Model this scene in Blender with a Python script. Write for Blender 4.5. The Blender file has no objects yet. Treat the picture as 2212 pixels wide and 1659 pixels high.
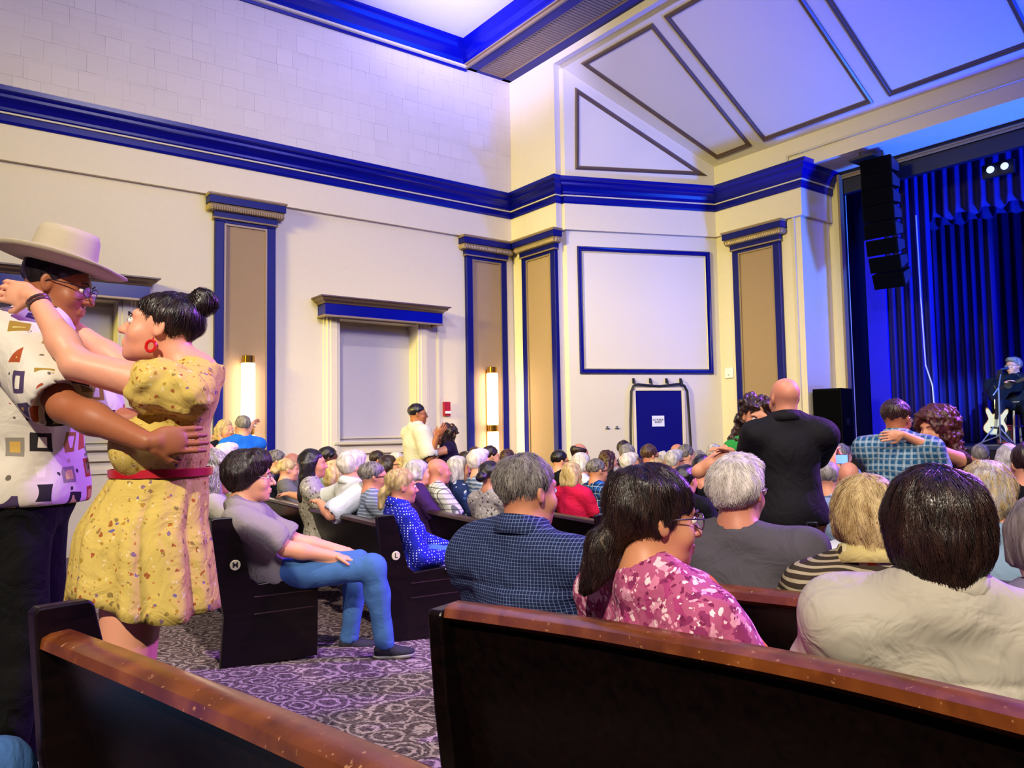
import bpy, math, random
import numpy as np
from mathutils import Matrix, Vector
from mathutils.bvhtree import BVHTree
random.seed(7); RNG = np.random.RandomState(7)
SC = bpy.context.scene
COL = SC.collection
# ---------------------------------------------------------------- camera
TILT, ROLL, HEAD, FPX = 6.45966e-2, -1.71124e-2, .923439, 1698.66
ct, st_ = math.cos(TILT), math.sin(TILT); cr, sr = math.cos(ROLL), math.sin(ROLL)
_r = np.array([1, 0, 0.]); FWD = np.array([0, ct, st_]); _u = np.array([0, -st_, ct])
RT = cr*_r + sr*_u; UP = -sr*_r + cr*_u
CAM = np.array([0, 0, 1.3])
cam = bpy.data.cameras.new('camera'); co = bpy.data.objects.new('camera', cam); COL.objects.link(co)
cam.sensor_width = 36; cam.lens = FPX/2212*36; cam.clip_start = .05; cam.clip_end = 200
co.matrix_world = Matrix([[RT[0], UP[0], -FWD[0], CAM[0]], [RT[1], UP[1], -FWD[1], CAM[1]], [RT[2], UP[2], -FWD[2], CAM[2]], [0, 0, 0, 1]])
SC.camera = co
# ---------------------------------------------------------------- room frame: s towards the stage, t away from the left wall
A3 = np.array([math.sin(HEAD), math.cos(HEAD), 0]); B3 = np.array([math.cos(HEAD), -math.sin(HEAD), 0])
ORG = np.array([0.0443, 13.0589, 0])
RM = Matrix([[A3[0], -B3[0], 0, ORG[0]], [A3[1], -B3[1], 0, ORG[1]], [0, 0, 1, 0], [0, 0, 0, 1]])
def W(s, t, z): return ORG + A3*s + B3*t + np.array([0, 0, z])
def ST(p): q = np.asarray(p) - ORG; return (float(q@A3), float(q@B3), float(p[2]))
def ray(x, y): return FWD + RT*(x-1106)/FPX - UP*(y-829.5)/FPX
def P(x, y, D):                       # real point seen at photo pixel (x, y), D metres ahead of the lens
    d = ray(x, y); return CAM + d*D/d[1]
def floor_z(s, t=5): return -.06*min(max(s+6.8, 0), 5.5)
# ---------------------------------------------------------------- light
def look(o, tgt): o.rotation_euler = (Vector(tgt) - o.location).to_track_quat('-Z', 'Y').to_euler()
def area(name, pos, tgt, size, power, col, sy=None, spread=180):
    l = bpy.data.lights.new(name, 'AREA'); l.energy = power; l.color = col; l.size = size
    if sy: l.shape = 'RECTANGLE'; l.size_y = sy
    l.spread = math.radians(spread)
    o = bpy.data.objects.new(name, l); COL.objects.link(o); o.location = Vector(W(*pos)); look(o, W(*tgt)); return o
def spot(name, pos, tgt, ang, power, col, r=.1, blend=.5):
    l = bpy.data.lights.new(name, 'SPOT'); l.energy = power; l.color = col; l.shadow_soft_size = r
    l.spot_size = math.radians(ang); l.spot_blend = blend
    o = bpy.data.objects.new(name, l); COL.objects.link(o); o.location = Vector(W(*pos)); look(o, W(*tgt)); return o
wd = bpy.data.worlds.new('world'); SC.world = wd; wd.use_nodes = True
wd.node_tree.nodes['Background'].inputs[0].default_value = (.30, .27, .6, 1)
wd.node_tree.nodes['Background'].inputs[1].default_value = .03
area('house_warm', (-16, 4.2, 5.6), (1, .9, 3.2), 2.0, 172, (1, .86, .16), spread=42)
area('front_rose', (-4.5, 12, 7.0), (-3.5, 0, 2.0), 2.5, 265, (.88, .82, .92), spread=100)
area('upper_lavender', (-1.5, 9, 5.0), (-3.5, 0, 6.3), 1.5, 60, (.28, .26, 1), spread=90)
area('blue_wash_up', (2.40, 10.6, 1.4), (.6, 9.2, 7), .25, 800, (.0, .03, 1), spread=110)
area('ceiling_wash', (-7.2, 4.6, 5.4), (-2.3, 1.6, 7.7), .6, 120, (.42, .40, 1), spread=32)
area('portal_blue', (2.9, 9.0, 1.3), (2.9, 4.9, 5.0), .6, 190, (.03, .14, 1), spread=80)
spot('stage_purple', (2.2, 9.5, 5.2), (-6.5, 8.2, 1.0), 75, 6500, (.42, .12, 1), r=.15, blend=.6)
spot('key_from_behind', (-11.8, 13.2, 6.7), (-6.0, 8.4, .8), 64, 4300, (1, .88, .68), r=.09, blend=.5)
spot('key_mid_rows', (-7.2, 6.8, 7.3), (-3.2, 4.2, .9), 80, 1300, (1, .86, .70), r=.09, blend=.6)
area('stage_blue', (3.9, 9.5, 4.9), (5.5, 6.5, 1.6), 1.5, 620, (.0, .01, 1))
spot('singer_spot', (-1.5, 11, 6.0), (4.1, 5.6, 1.9), 11, 5000, (.30, .62, 1), r=.08, blend=.5)
spot('patch_spot_a', (-6, 11, 5.5), (.8, 1.5, 6.2), 5, 260, (1, 1, .5), r=.05, blend=1)  # added spot, stands in for a reflected light patch on the splay triangle
spot('patch_spot_b', (-6, 11, 5.5), (1.5, 1.8, 5.65), 4, 200, (1, 1, .5), r=.05, blend=1)  # second added spot for the reflected patches, no lamp of the hall

vs = SC.view_settings; vs.view_transform = 'Standard'; vs.look = 'None'; vs.exposure = 0.0; vs.gamma = 1; vs.use_curve_mapping = False
SC.cycles.use_denoising = True
SC.cycles.max_bounces = 5; SC.cycles.diffuse_bounces = 3; SC.cycles.glossy_bounces = 2; SC.cycles.transmission_bounces = 3; SC.cycles.transparent_max_bounces = 6
# ---------------------------------------------------------------- objects
def props(o, label=None, cat=None, group=None, kind=None):
    if label: o['label'] = label
    if cat: o['category'] = cat
    if group: o['group'] = group
    if kind: o['kind'] = kind
    return o
def empty(name, loc=(0, 0, 0), yaw=0, label=None, cat=None, group=None, room=False, kind=None):
    o = bpy.data.objects.new(name, None); COL.objects.link(o); o.empty_display_size = .1
    if room: o.matrix_world = Matrix.Translation(Vector(W(*loc))) @ RM.to_3x3().to_4x4() @ Matrix.Rotation(yaw, 4, 'Z')
    else: o.location = loc; o.rotation_euler = (0, 0, yaw)
    return props(o, label, cat, group, kind)
def from_arrays(name, v, f, mat=None, parent=None, smooth=True):
    me = bpy.data.meshes.new(name)
    v = np.asarray(v, np.float32); f = np.asarray(f, np.int32)
    me.vertices.add(len(v)); me.vertices.foreach_set('co', v.ravel())
    n, k = f.shape
    me.loops.add(n*k); me.loops.foreach_set('vertex_index', f.ravel())
    me.polygons.add(n); me.polygons.foreach_set('loop_start', np.arange(0, n*k, k, dtype=np.int32)); me.polygons.foreach_set('loop_total', np.full(n, k, np.int32))
    me.update(calc_edges=True); me.validate()
    if smooth: me.polygons.foreach_set('use_smooth', np.ones(len(me.polygons), bool))
    if mat: me.materials.append(mat)
    return link(name, me, parent)
def link(name, me, parent=None):
    o = bpy.data.objects.new(name, me); COL.objects.link(o)
    if parent: o.parent = parent
    return o
class MB:
    def __init__(s): s.v = []; s.f = []
    def add(s, v, f):
        n = len(s.v); s.v += [tuple(map(float, p)) for p in v]; s.f += [tuple(i+n for i in q) for q in f]; return s
    def box(s, x0, x1, y0, y1, z0, z1):
        v = [(x, y, z) for z in (z0, z1) for y in (y0, y1) for x in (x0, x1)]
        return s.add(v, [(0, 2, 3, 1), (4, 5, 7, 6), (0, 1, 5, 4), (2, 6, 7, 3), (0, 4, 6, 2), (1, 3, 7, 5)])
    def sweep(s, path, prof, closed=False, cap=True):
        """path: list of (x,y); prof: closed list of (d,z), d = offset to the LEFT of travel, mitred"""
        n = len(path); m = len(prof); vs_ = []
        P2 = [np.array(p, float) for p in path]
        for i in range(n):
            if closed: pa, pb = P2[i-1], P2[(i+1) % n]
            else: pa, pb = P2[max(i-1, 0)], P2[min(i+1, n-1)]
            d0 = P2[i]-pa; d1 = pb-P2[i]
            if np.hypot(*d0) < 1e-9: d0 = d1
            if np.hypot(*d1) < 1e-9: d1 = d0
            d0 = d0/np.hypot(*d0); d1 = d1/np.hypot(*d1)
            n0 = np.array([-d0[1], d0[0]]); n1 = np.array([-d1[1], d1[0]]); nn = n0+n1; nn = nn/max(nn@n0, .2) if nn@n0 else n0
            for (d, z) in prof: q = P2[i]+nn*d; vs_.append((q[0], q[1], z))
        fs = []
        for i in range(n if closed else n-1):
            for j in range(m):
                a_, b_ = i*m+j, i*m+(j+1) % m; c_, d_ = ((i+1) % n)*m+(j+1) % m, ((i+1) % n)*m+j
                fs.append((a_, b_, c_, d_))
        if cap and not closed: fs += [tuple(range(m)), tuple(range((n-1)*m, n*m))[::-1]]
        return s.add(vs_, fs)
    def prism(s, pts, axis, c0, c1):
        """polygon pts extruded along axis (0,1,2)"""
        def mk(p, c): q = list(p); q.insert(axis, c); return q
        n = len(pts); v = [mk(p, c0) for p in pts]+[mk(p, c1) for p in pts]
        return s.add(v, [tuple(range(n)), tuple(range(n, 2*n))[::-1]]+[(i, i+n, (i+1) % n+n, (i+1) % n) for i in range(n)])
    def tube(s, pts, r, n=8, cap=True):
        pts = [Vector(p) for p in pts]; rr = r if hasattr(r, '__len__') else [r]*len(pts); vs_ = []
        up = None
        for i, p in enumerate(pts):
            t = (pts[min(i+1, len(pts)-1)]-pts[max(i-1, 0)]).normalized()
            if up is None: up = t.orthogonal().normalized()
            up = (up - t*up.dot(t)).normalized(); w_ = t.cross(up)
            vs_ += [p+(up*math.cos(2*math.pi*k/n)+w_*math.sin(2*math.pi*k/n))*rr[i] for k in range(n)]
        fs = [(i*n+k, i*n+(k+1) % n, (i+1)*n+(k+1) % n, (i+1)*n+k) for i in range(len(pts)-1) for k in range(n)]
        if cap: fs += [tuple(range(n))[::-1], tuple(range((len(pts)-1)*n, len(pts)*n))]
        return s.add(vs_, fs)
    def lathe(s, prof, c=(0, 0, 0), n=20, a0=0, a1=2*math.pi):
        full = abs(a1-a0-2*math.pi) < 1e-6; k = n if full else n+1; vs_ = []
        for (r, z) in prof:
            for i in range(k):
                th = a0+(a1-a0)*i/n; vs_.append((c[0]+r*math.cos(th), c[1]+r*math.sin(th), c[2]+z))
        fs = [(j*k+i, j*k+(i+1) % k, (j+1)*k+(i+1) % k, (j+1)*k+i) for j in range(len(prof)-1) for i in range(n)]
        return s.add(vs_, fs)
    def poly(s, pts): return s.add(pts, [tuple(range(len(pts)))])
    def frame(s, pts, nrm, w, h, base=0):
        """moulded frame along a closed 3D polygon: w wide inwards, h proud"""
        pts = [np.array(p, float) for p in pts]; nrm = np.array(nrm, float); nrm /= np.linalg.norm(nrm); n = len(pts); cen = sum(pts)/n
        prof = [(0, base), (0, h*.55), (w*.25, h), (w*.5, h*.8), (w*.6, h*.45), (w*.85, h*.5), (w, base)]
        m = len(prof); vs_ = []
        for i in range(n):
            e0 = pts[i]-pts[i-1]; e1 = pts[(i+1) % n]-pts[i]; e0 /= np.linalg.norm(e0); e1 /= np.linalg.norm(e1)
            n0 = np.cross(nrm, e0); n1 = np.cross(nrm, e1)
            if n0@(cen-pts[i]) < 0: n0 = -n0
            if n1@(cen-pts[i]) < 0: n1 = -n1
            nn = n0+n1; nn = nn/(nn@n0)
            for d, z in prof: vs_.append(pts[i]+nn*d+nrm*z)
        fs = [(i*m+j, i*m+(j+1) % m, ((i+1) % n)*m+(j+1) % m, ((i+1) % n)*m+j) for i in range(n) for j in range(m)]
        return s.add(vs_, fs)
    def build(s, name, mat, parent=None, room=False, smooth=False, kind=None, label=None, cat=None, group=None, bevel=0):
        me = bpy.data.meshes.new(name); me.from_pydata(s.v, [], s.f); me.update()
        import bmesh
        bm = bmesh.new(); bm.from_mesh(me); bmesh.ops.recalc_face_normals(bm, faces=bm.faces); bm.to_mesh(me); bm.free()
        if mat: me.materials.append(mat)
        o = link(name, me, parent)
        if smooth:
            me.polygons.foreach_set('use_smooth', np.ones(len(me.polygons), bool))
            try: me.set_sharp_from_angle(angle=math.radians(40))
            except Exception: pass
        if bevel:
            md = o.modifiers.new('bevel', 'BEVEL'); md.width = bevel; md.segments = 2; md.limit_method = 'ANGLE'
        if room and not parent: o.matrix_world = RM
        return props(o, label, cat, group, kind)
def R_(pts): return [(p[0], -p[1]) for p in pts]       # (s,t) -> room-frame (x,y)
# ---------------------------------------------------------------- materials
def lin(h):
    if not isinstance(h, str): return tuple(h)+(1,) if len(h) == 3 else tuple(h)
    c = [int(h[i:i+2], 16)/255 for i in (0, 2, 4)]
    return tuple(((x+.055)/1.055)**2.4 if x > .04045 else x/12.92 for x in c)+(1,)
_M = {}
class N:
    def __init__(s, name, col='808080', rough=.7, metal=0, spec=.5):
        s.m = bpy.data.materials.new(name); s.m.use_nodes = True; s.t = s.m.node_tree; s.b = s.t.nodes['Principled BSDF']
        s.b.inputs['Base Color'].default_value = lin(col); s.b.inputs['Roughness'].default_value = rough; s.b.inputs['Metallic'].default_value = metal
        s.b.inputs['Specular IOR Level'].default_value = spec
    def n(s, typ, **k):
        o = s.t.nodes.new('ShaderNode'+typ)
        for a_, v in k.items():
            if a_.startswith('i_'):
                key = a_[2:].replace('_', ' ')
                o.inputs[int(key) if key.isdigit() else key].default_value = v
            else: setattr(o, a_, v)
        return o
    def l(s, a_, b_): s.t.links.new(a_, b_)
    def co(s, scale=(1, 1, 1), rot=(0, 0, 0), gen=False):
        c = s.n('TexCoord'); m = s.n('Mapping'); m.inputs['Scale'].default_value = scale; m.inputs['Rotation'].default_value = rot
        s.l(c.outputs['Generated' if gen else 'Object'], m.inputs[0]); return m.outputs[0]
    def noise(s, scale, detail=3, vec=None, dist=0, rough=.5):
        o = s.n('TexNoise', i_Scale=scale, i_Detail=detail, i_Distortion=dist, i_Roughness=rough); s.l(vec or s.co(), o.inputs['Vector']); return o.outputs['Fac']
    def ramp(s, fac, stops, interp='LINEAR'):
        o = s.n('ValToRGB'); o.color_ramp.interpolation = interp; e = o.color_ramp.elements
        while len(e) < len(stops): e.new(.5)
        for i, (p, c) in enumerate(stops): e[i].position = p; e[i].color = lin(c)
        s.l(fac, o.inputs[0]); return o.outputs[0]
    def mix(s, fac, a_, b_, mode='MIX'):
        o = s.n('MixRGB', blend_type=mode)
        for i, q in ((0, fac), (1, a_), (2, b_)):
            if hasattr(q, 'links'): s.l(q, o.inputs[i])
            elif i == 0: o.inputs[0].default_value = q
            else: o.inputs[i].default_value = lin(q)
        return o.outputs[0]
    def bump(s, h, strength=.3, dist=.01):
        o = s.n('Bump', i_Strength=strength, i_Distance=dist); s.l(h, o.inputs['Height'])
        if s.b.inputs['Normal'].links: s.l(s.b.inputs['Normal'].links[0].from_socket, o.inputs['Normal'])
        s.l(o.outputs[0], s.b.inputs['Normal']); return s
    def col(s, c): s.l(c, s.b.inputs['Base Color']); return s
def mat(name, fn):
    if name not in _M: _M[name] = fn().m
    return _M[name]
def plain(name, col, rough=.6, metal=0, bump=0, bscale=40, spec=.5, var=.12):
    def f():
        k = N(name, col, rough, metal, spec); c = lin(col)
        nz = k.noise(bscale*.25, 3); d = tuple(x*(1-var) for x in c[:3]); k.col(k.mix(nz, d, tuple(min(1, x*(1+var)) for x in c[:3])))
        if bump: k.bump(k.noise(bscale, 4), bump, .004)
        return k
    return mat(name, f)
def emit(name, col, strength):
    def f():
        k = N(name, col, .5); k.b.inputs['Emission Color'].default_value = lin(col); k.b.inputs['Emission Strength'].default_value = strength; return k
    return mat(name, f)

# ---------------------------------------------------------------- room materials
wall_m = plain('wall_paint', 'D9CDB4', .62, bump=.08, bscale=60, var=.03)
def _wp():
    k = N('wallpaper_grid', 'CFC6BC', .7)
    br = k.n('TexBrick', offset=.37, squash=.8, squash_frequency=3, i_Scale=2.2, i_Mortar_Size=.006, i_Mortar_Smooth=.6, i_Brick_Width=.62, i_Row_Height=.55)
    br.inputs['Color1'].default_value = lin('D3C9C0'); br.inputs['Color2'].default_value = lin('CCC2BA'); br.inputs['Mortar'].default_value = lin('958b84')
    c = k.n('TexCoord'); m = k.n('Mapping'); m.inputs['Rotation'].default_value = (math.pi/2, 0, 0); k.l(c.outputs['Object'], m.inputs[0])
    k.l(m.outputs[0], br.inputs['Vector'])
    br2 = k.n('TexBrick', offset=.61, i_Scale=1.1, i_Mortar_Size=.003, i_Mortar_Smooth=.5, i_Brick_Width=1.1, i_Row_Height=.37)
    br2.inputs['Color1'].default_value = (1, 1, 1, 1); br2.inputs['Color2'].default_value = (.97, .97, .97, 1); br2.inputs['Mortar'].default_value = (.8, .8, .8, 1); k.l(m.outputs[0], br2.inputs['Vector'])
    nz = k.noise(3.0, 3); nf = k.ramp(nz, [(.35, (1, 1, 1)), (.6, (0, 0, 0))])
    a_ = k.mix(nf, br.outputs[0], 'D0C6BD'); a_ = k.mix(.8, a_, br2.outputs[0], 'MULTIPLY')
    k.col(a_); k.bump(k.noise(120, 2), .15, .003); return k
wallpaper_m = mat('wallpaper_grid', _wp)
blue_m = plain('cornice_blue_gloss', '02067a', .26, bump=.03, bscale=14, var=.05, spec=.28)
stile_m = plain('pilaster_blue', '030a66', .4, bump=.03, bscale=30, var=.05, spec=.25)
gold_m = plain('gilt_moulding', '8F7A5C', .4, .25, bump=.1, bscale=90, var=.1)
cream_m = plain('cream_bead', 'C9BFA4', .4, var=.04)
tan_m = plain('tan_woven_panel', '9A8062', .8, bump=.5, bscale=260, var=.1)
brown_m = plain('brown_moulding', '5A4636', .35, bump=.05, bscale=60)
ceil_m = plain('ceiling_paint', 'DAD6D2', .75, bump=.05, bscale=50, var=.02)
splay_m = plain('plaster_satin', 'D2C9BA', .38, bump=.04, bscale=5, var=.03)
shade_m = plain('roller_shade', 'BDB6B8', .8, bump=.2, bscale=200, var=.03)
black_m = plain('black_paint', '0A0A0C', .5)
# ---------------------------------------------------------------- floor
def _carpet():
    k = N('patterned_carpet', '57464a', .95, 0, .1)
    v = k.co((1, 1, 1)); 
    nz = k.n('TexNoise', i_Scale=2.2, i_Detail=1); k.l(v, nz.inputs['Vector'])
    vm = k.n('VectorMath', operation='MULTIPLY_ADD'); k.l(nz.outputs['Color'], vm.inputs[0]); vm.inputs[1].default_value = (.16, .16, 0); k.l(v, vm.inputs[2])
    # ogee medallions: distance to a staggered lattice of cell centres, banded, broken up by scrolls
    vo = k.n('TexVoronoi', feature='F1', distance='EUCLIDEAN', i_Scale=5.2, i_Randomness=.35); k.l(vm.outputs[0], vo.inputs['Vector'])
    n2 = k.noise(26, 3, v, 1.6); ma = k.n('MathNode') if False else k.n('Math', operation='MULTIPLY_ADD'); k.l(vo.outputs['Distance'], ma.inputs[0]); ma.inputs[1].default_value = 34; k.l(n2, ma.inputs[2])
    m2 = k.n('Math', operation='MULTIPLY_ADD'); k.l(n2, m2.inputs[0]); m2.inputs[1].default_value = 7; k.l(ma.outputs[0], m2.inputs[2])
    sn = k.n('Math', operation='SINE'); k.l(m2.outputs[0], sn.inputs[0])
    f = k.ramp(sn.outputs[0], [(.45, '44343c'), (.62, 'b4a0a0')])
    n3 = k.noise(55, 2, v); k.col(k.mix(.35, f, k.ramp(n3, [(.35, '2c2026'), (.65, '9c8a88')]), 'MIX'))
    k.bump(k.noise(420, 2), .4, .004); return k
carpet_m = mat('patterned_carpet', _carpet)
m = MB(); ss = [-16, -12, -9, -7.4, -6.8]+[-6.8+.5*i for i in range(1, 11)]+[-1.3, 0, 3, 9]
tt = [0, 1, 3, 6, 9, 12, 20]
for s_ in ss:
    for t_ in tt: m.v.append((s_, -t_, floor_z(s_)))
k_ = len(tt)
for i in range(len(ss)-1):
    for j in range(k_-1): m.f.append((i*k_+j, i*k_+j+1, (i+1)*k_+j+1, (i+1)*k_+j))
m.build('floor', carpet_m, room=True, kind='structure')
# ---------------------------------------------------------------- left wall with recessed windows
WIN = [(-3.15, -1.87), (-7.30, -6.02)]
Z0, ZS, ZH, DR = -.5, 1.227, 3.0, .27
m = MB(); edges = [-16]
for (a_, b_) in sorted(WIN): edges += [a_, b_]
edges.append(0.0)
for i in range(0, len(edges), 2): m.box(edges[i], edges[i+1], 0, .5, Z0, 5)
for (a_, b_) in WIN: m.box(a_, b_, 0, .5, Z0, ZS); m.box(a_, b_, 0, .5, ZH, 5); m.box(a_, b_, DR, .5, ZS, ZH)
m.build('wall_left', wall_m, room=True, kind='structure')
MB().box(-16, 0, 0, .5, 5, 8.2).build('wall_left_upper', wallpaper_m, room=True, kind='structure')
for wi, (a_, b_) in enumerate(WIN, 1):
    w = empty('window_%d' % wi, (0, 0, 0), room=True, kind='structure')
    w.matrix_world = RM
    MB().box(a_, b_+0, .235, .262, ZS+.02, ZH-.05).build('roller_shade', shade_m, w)
    MB().box(a_+.02, b_-.02, .20, .235, ZS+.06, ZS+.085).build('shade_hem_bar', cream_m, w)
    MB().sweep([(a_-.1, 0), (b_+.1, 0)], [(.24, ZS-.035), (-.07, ZS-.035), (-.09, ZS-.02), (-.09, ZS+.01), (-.07, ZS+.02), (.24, ZS+.02)]).build('window_sill', cream_m, w)
    jb = MB()
    for x0, x1 in ((a_-.19, a_), (b_, b_+.19)):
        jb.box(x0, x1, -.055, .02, Z0, ZH+.02)
        jb.box(x0+.045, x1-.045, -.068, -.05, Z0, ZH+.02)
    jb.build('casing', wall_m, w, bevel=.006)
    MB().box(a_-.23, a_-.19, -.02, 0, Z0, ZH).box(b_+.19, b_+.24, -.02, 0, Z0, ZH).box(b_+.36, b_+.40, -.02, 0, Z0, ZH).build('casing_backband', wall_m, w)
    ap = MB().box(a_, b_, -.03, 0, 1.10, 1.19).box(a_, b_, -.02, 0, Z0, .92).box(a_, b_, -.045, 0, .92, .98).box(a_, b_, -.05, 0, 1.07, 1.10)
    ap.build('apron_panel', wall_m, w, bevel=.006)
    hc = (a_+b_)/2; hw = .95
    hd = empty('window_%d_hood' % wi, room=True, kind='structure'); hd.matrix_world = RM; hd.name = 'trim_%d' % wi
    def rect_path(x0, x1, d): return [(x0, 0), (x0, -d), (x1, -d), (x1, 0)]
    def ring(x0, x1, d, prof, name, mt, par):
        mm = MB(); mm.sweep([(x0, .0), (x0, -d), (x1, -d), (x1, .0)], prof); return mm.build(name, mt, par)
    ring(hc-hw, hc+hw, .26, [(.05, 3.005), (-.0, 3.005), (-.0, 3.17), (.05, 3.17)], 'hood_band', blue_m, hd)
    ring(hc-hw, hc+hw, .26, [(.05, 2.985), (-.012, 2.985), (-.012, 3.008), (.05, 3.008)], 'hood_bead', gold_m, hd)
    ring(hc-hw, hc+hw, .26, [(.1, 3.165), (-.01, 3.165), (-.02, 3.185), (-.06, 3.21), (-.07, 3.235), (-.10, 3.245), (-.10, 3.262), (.1, 3.262)], 'hood_crown', brown_m, hd)
    MB().box(hc-hw, hc+hw, -.25, 0, 3.15, 3.2).build('hood_top', black_m, hd)
# ---------------------------------------------------------------- stage-side walls: return, splay, proscenium
J1 = (.13, 1.16); J2 = (.13, 1.235); SP = (2.532, 2.24); TJ = 3.794; SI = 3.32
m = MB(); m.prism([(0, Z0), (0, 8.2), (.13, 8.2), (.13, Z0)], 1, 0, -1.16); m.build('wall_return', wall_m, room=True, kind='structure')
m = MB(); m.box(0, .13, -20, -1.16, 7.17, 8.2); m.build('wall_return_header', wall_m, room=True, kind='structure')
def fold(f): return 7.10+(5.68-7.10)*f
m = MB(); p0 = np.array(J2); p1 = np.array(SP)
m.add([(p0[0], -p0[1], Z0), (p1[0], -p1[1], Z0), (p1[0], -p1[1], 5.68), (p0[0], -p0[1], 7.10), (p0[0]-.1, -p0[1]+.4, Z0), (p1[0]-.1, -p1[1]+.4, Z0), (p1[0]-.1, -p1[1]+.4, 5.68), (p0[0]-.1, -p0[1]+.4, 7.1)],
      [(0, 1, 2, 3), (4, 7, 6, 5), (0, 3, 7, 4), (1, 5, 6, 2), (0, 4, 5, 1), (3, 2, 6, 7)])
m.build('wall_splay', splay_m, room=True, kind='structure')
m = MB(); m.add([(.13, -1.16, 7.17), (.13, -20, 7.17), (.13, -1.2, 7.10), (.13, -20, 7.10)], [(0, 1, 3, 2)])
m.add([(.13, -1.16, 7.10), (.13, -20, 7.10), (2.532, -20, 5.68), (2.532, -2.1, 5.68), (.13, -1.16, 7.3), (.13, -20, 7.3), (2.532, -20, 5.9), (2.532, -2.1, 5.9)],
      [(0, 1, 2, 3), (4, 7, 6, 5), (0, 4, 5, 1), (2, 6, 7, 3)])
m.build('ceiling_splay', splay_m, room=True, kind='structure')
m = MB(); m.box(2.532, SI, -TJ, -2.2, Z0, 5.9); m.box(2.532, SI, -20, -TJ, 5.22, 5.9)
m.build('wall_stage', wall_m, room=True, kind='structure')
m = MB(); m.box(2.50, 2.54, -3.70, -3.66, Z0, 4.9).box(2.50, 2.54, -20, -3.62, 5.43, 5.46).box(2.5, 2.54, -3.64, -3.60, 5.27, 5.45)
m.build('trim_3', cream_m, room=True, kind='structure')
# inner beige jamb wall and the opening's gilt frame
m = MB(); m.box(SI-.02, SI+.1, -4.02, -3.6, Z0, 5.3); m.build('wall_inner_jamb', wall_m, room=True, kind='structure')
fr = empty('proscenium_frame', room=True, label='tall gilt and black moulded frame edging the dark blue stage opening', cat='frame'); fr.matrix_world = RM
MB().box(SI-.06, SI+.05, -4.035, -4.0, Z0, 5.2).build('black_strip', black_m, fr)
MB().sweep([(SI-.07, -4.035), (SI-.07, -4.07)], [(0, Z0), (0, 5.16), (-.1, 5.16), (-.1, Z0)]).build('gilt_upright', gold_m, fr)
g = MB()
for tz in (5.10, 5.14): g.box(SI-.09, SI-.04, -20, -4.07, tz, tz+.025)
g.box(SI-.08, SI-.05, -20, -4.07, 5.10, 5.16); g.build('gilt_head', gold_m, fr)
MB().box(SI-.05, SI+.05, -20, -4.03, 4.88, 5.22).build('dark_fascia', plain('dark_blue_fascia', '04062c', .5), fr)
# ---------------------------------------------------------------- entablature: frieze, blue cornice
PATH = [(-16, 0), (0, 0), (0, 1.16), (.13, 1.16), J2, SP, (2.532, TJ), (SI, TJ)]
path = R_(PATH)
def swp(name, prof, mt, kind='structure', pth=path): return MB().sweep(pth, [(-d, z) for d, z in prof]).build(name, mt, room=True, kind=kind)
swp('trim_4', [(0, 4.487), (.06, 4.487), (.06, 4.93), (0, 4.93)], wall_m)
co_p = [(0, 4.90), (.075, 4.90), (.085, 4.93), (.085, 5.005), (.10, 5.01), (.10, 5.022), (.12, 5.04), (.125, 5.07), (.15, 5.115), (.185, 5.15), (.20, 5.16), (.205, 5.19), (.23, 5.215), (.25, 5.225), (.255, 5.275), (0, 5.285)]
swp('cornice', co_p, blue_m)
swp('cornice_bead', [(.08, 5.004), (.108, 5.004), (.112, 5.022), (.08, 5.022)], cream_m)
# ---------------------------------------------------------------- main ceiling, crown and beam
CZ = 7.68
m = MB(); m.box(-16, 0.1, -20, .3, CZ, CZ+.15); m.build('ceiling', ceil_m, room=True, kind='structure')
cp = [(0, 7.24), (.03, 7.24), (.04, 7.27), (.03, 7.29), (.06, 7.30), (.07, 7.33), (.10, 7.38), (.11, 7.50), (.13, 7.55), (.16, 7.60), (.165, 7.62), (.19, 7.65), (.20, CZ), (0, CZ)]
swp('crown_moulding', cp, blue_m, pth=R_([(-16, 0), (-.9, 0)]))
swp('crown_bead', [(.03, 7.275), (.075, 7.285), (.08, 7.315), (.03, 7.315)], cream_m, pth=R_([(-16, 0), (-.9, 0)]))
bm_ = empty('ceiling_beam', room=True, kind='structure'); bm_.matrix_world = RM
MB().box(-.90, 0, -20, 0, 7.33, CZ).build('beam_core', stile_m, bm_)
MB().sweep([(-.90, 0), (-.90, -20)], [(d, z) for d, z in [(.0, 7.30), (-.02, 7.30), (-.02, 7.40), (-.05, 7.46), (-.06, 7.56), (-.12, 7.62), (-.17, CZ), (0, CZ)]]).build('beam_side', blue_m, bm_)
MB().box(-.935, -.90, -20, 0, 7.27, 7.315).box(-.97, -.9, -20, 0, 7.31, 7.33).build('beam_bead', gold_m, bm_)
MB().box(-.90, -.70, -20, 0, 7.29, 7.34).box(-.17, -.0, -20, 0, 7.29, 7.34).box(-.9, 0, -.07, 0, 7.29, 7.34).build('beam_soffit_border', stile_m, bm_)
rb = MB(); rb.box(-.70, -.17, -20, 0, 7.322, 7.34)
for i in range(180): rb.box(-.68, -.20, -(.10+.06*i+.034), -(.10+.06*i), 7.308, 7.324)
o = rb.build('ribbed_soffit', gold_m, bm_); o['kind'] = 'stuff'
MB().box(-.71, -.68, -20, -.05, 7.295, 7.335).box(-.20, -.17, -20, -.05, 7.295, 7.335).box(-.7, -.17, -.09, -.06, 7.295, 7.335).build('soffit_bead', gold_m, bm_)
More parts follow.
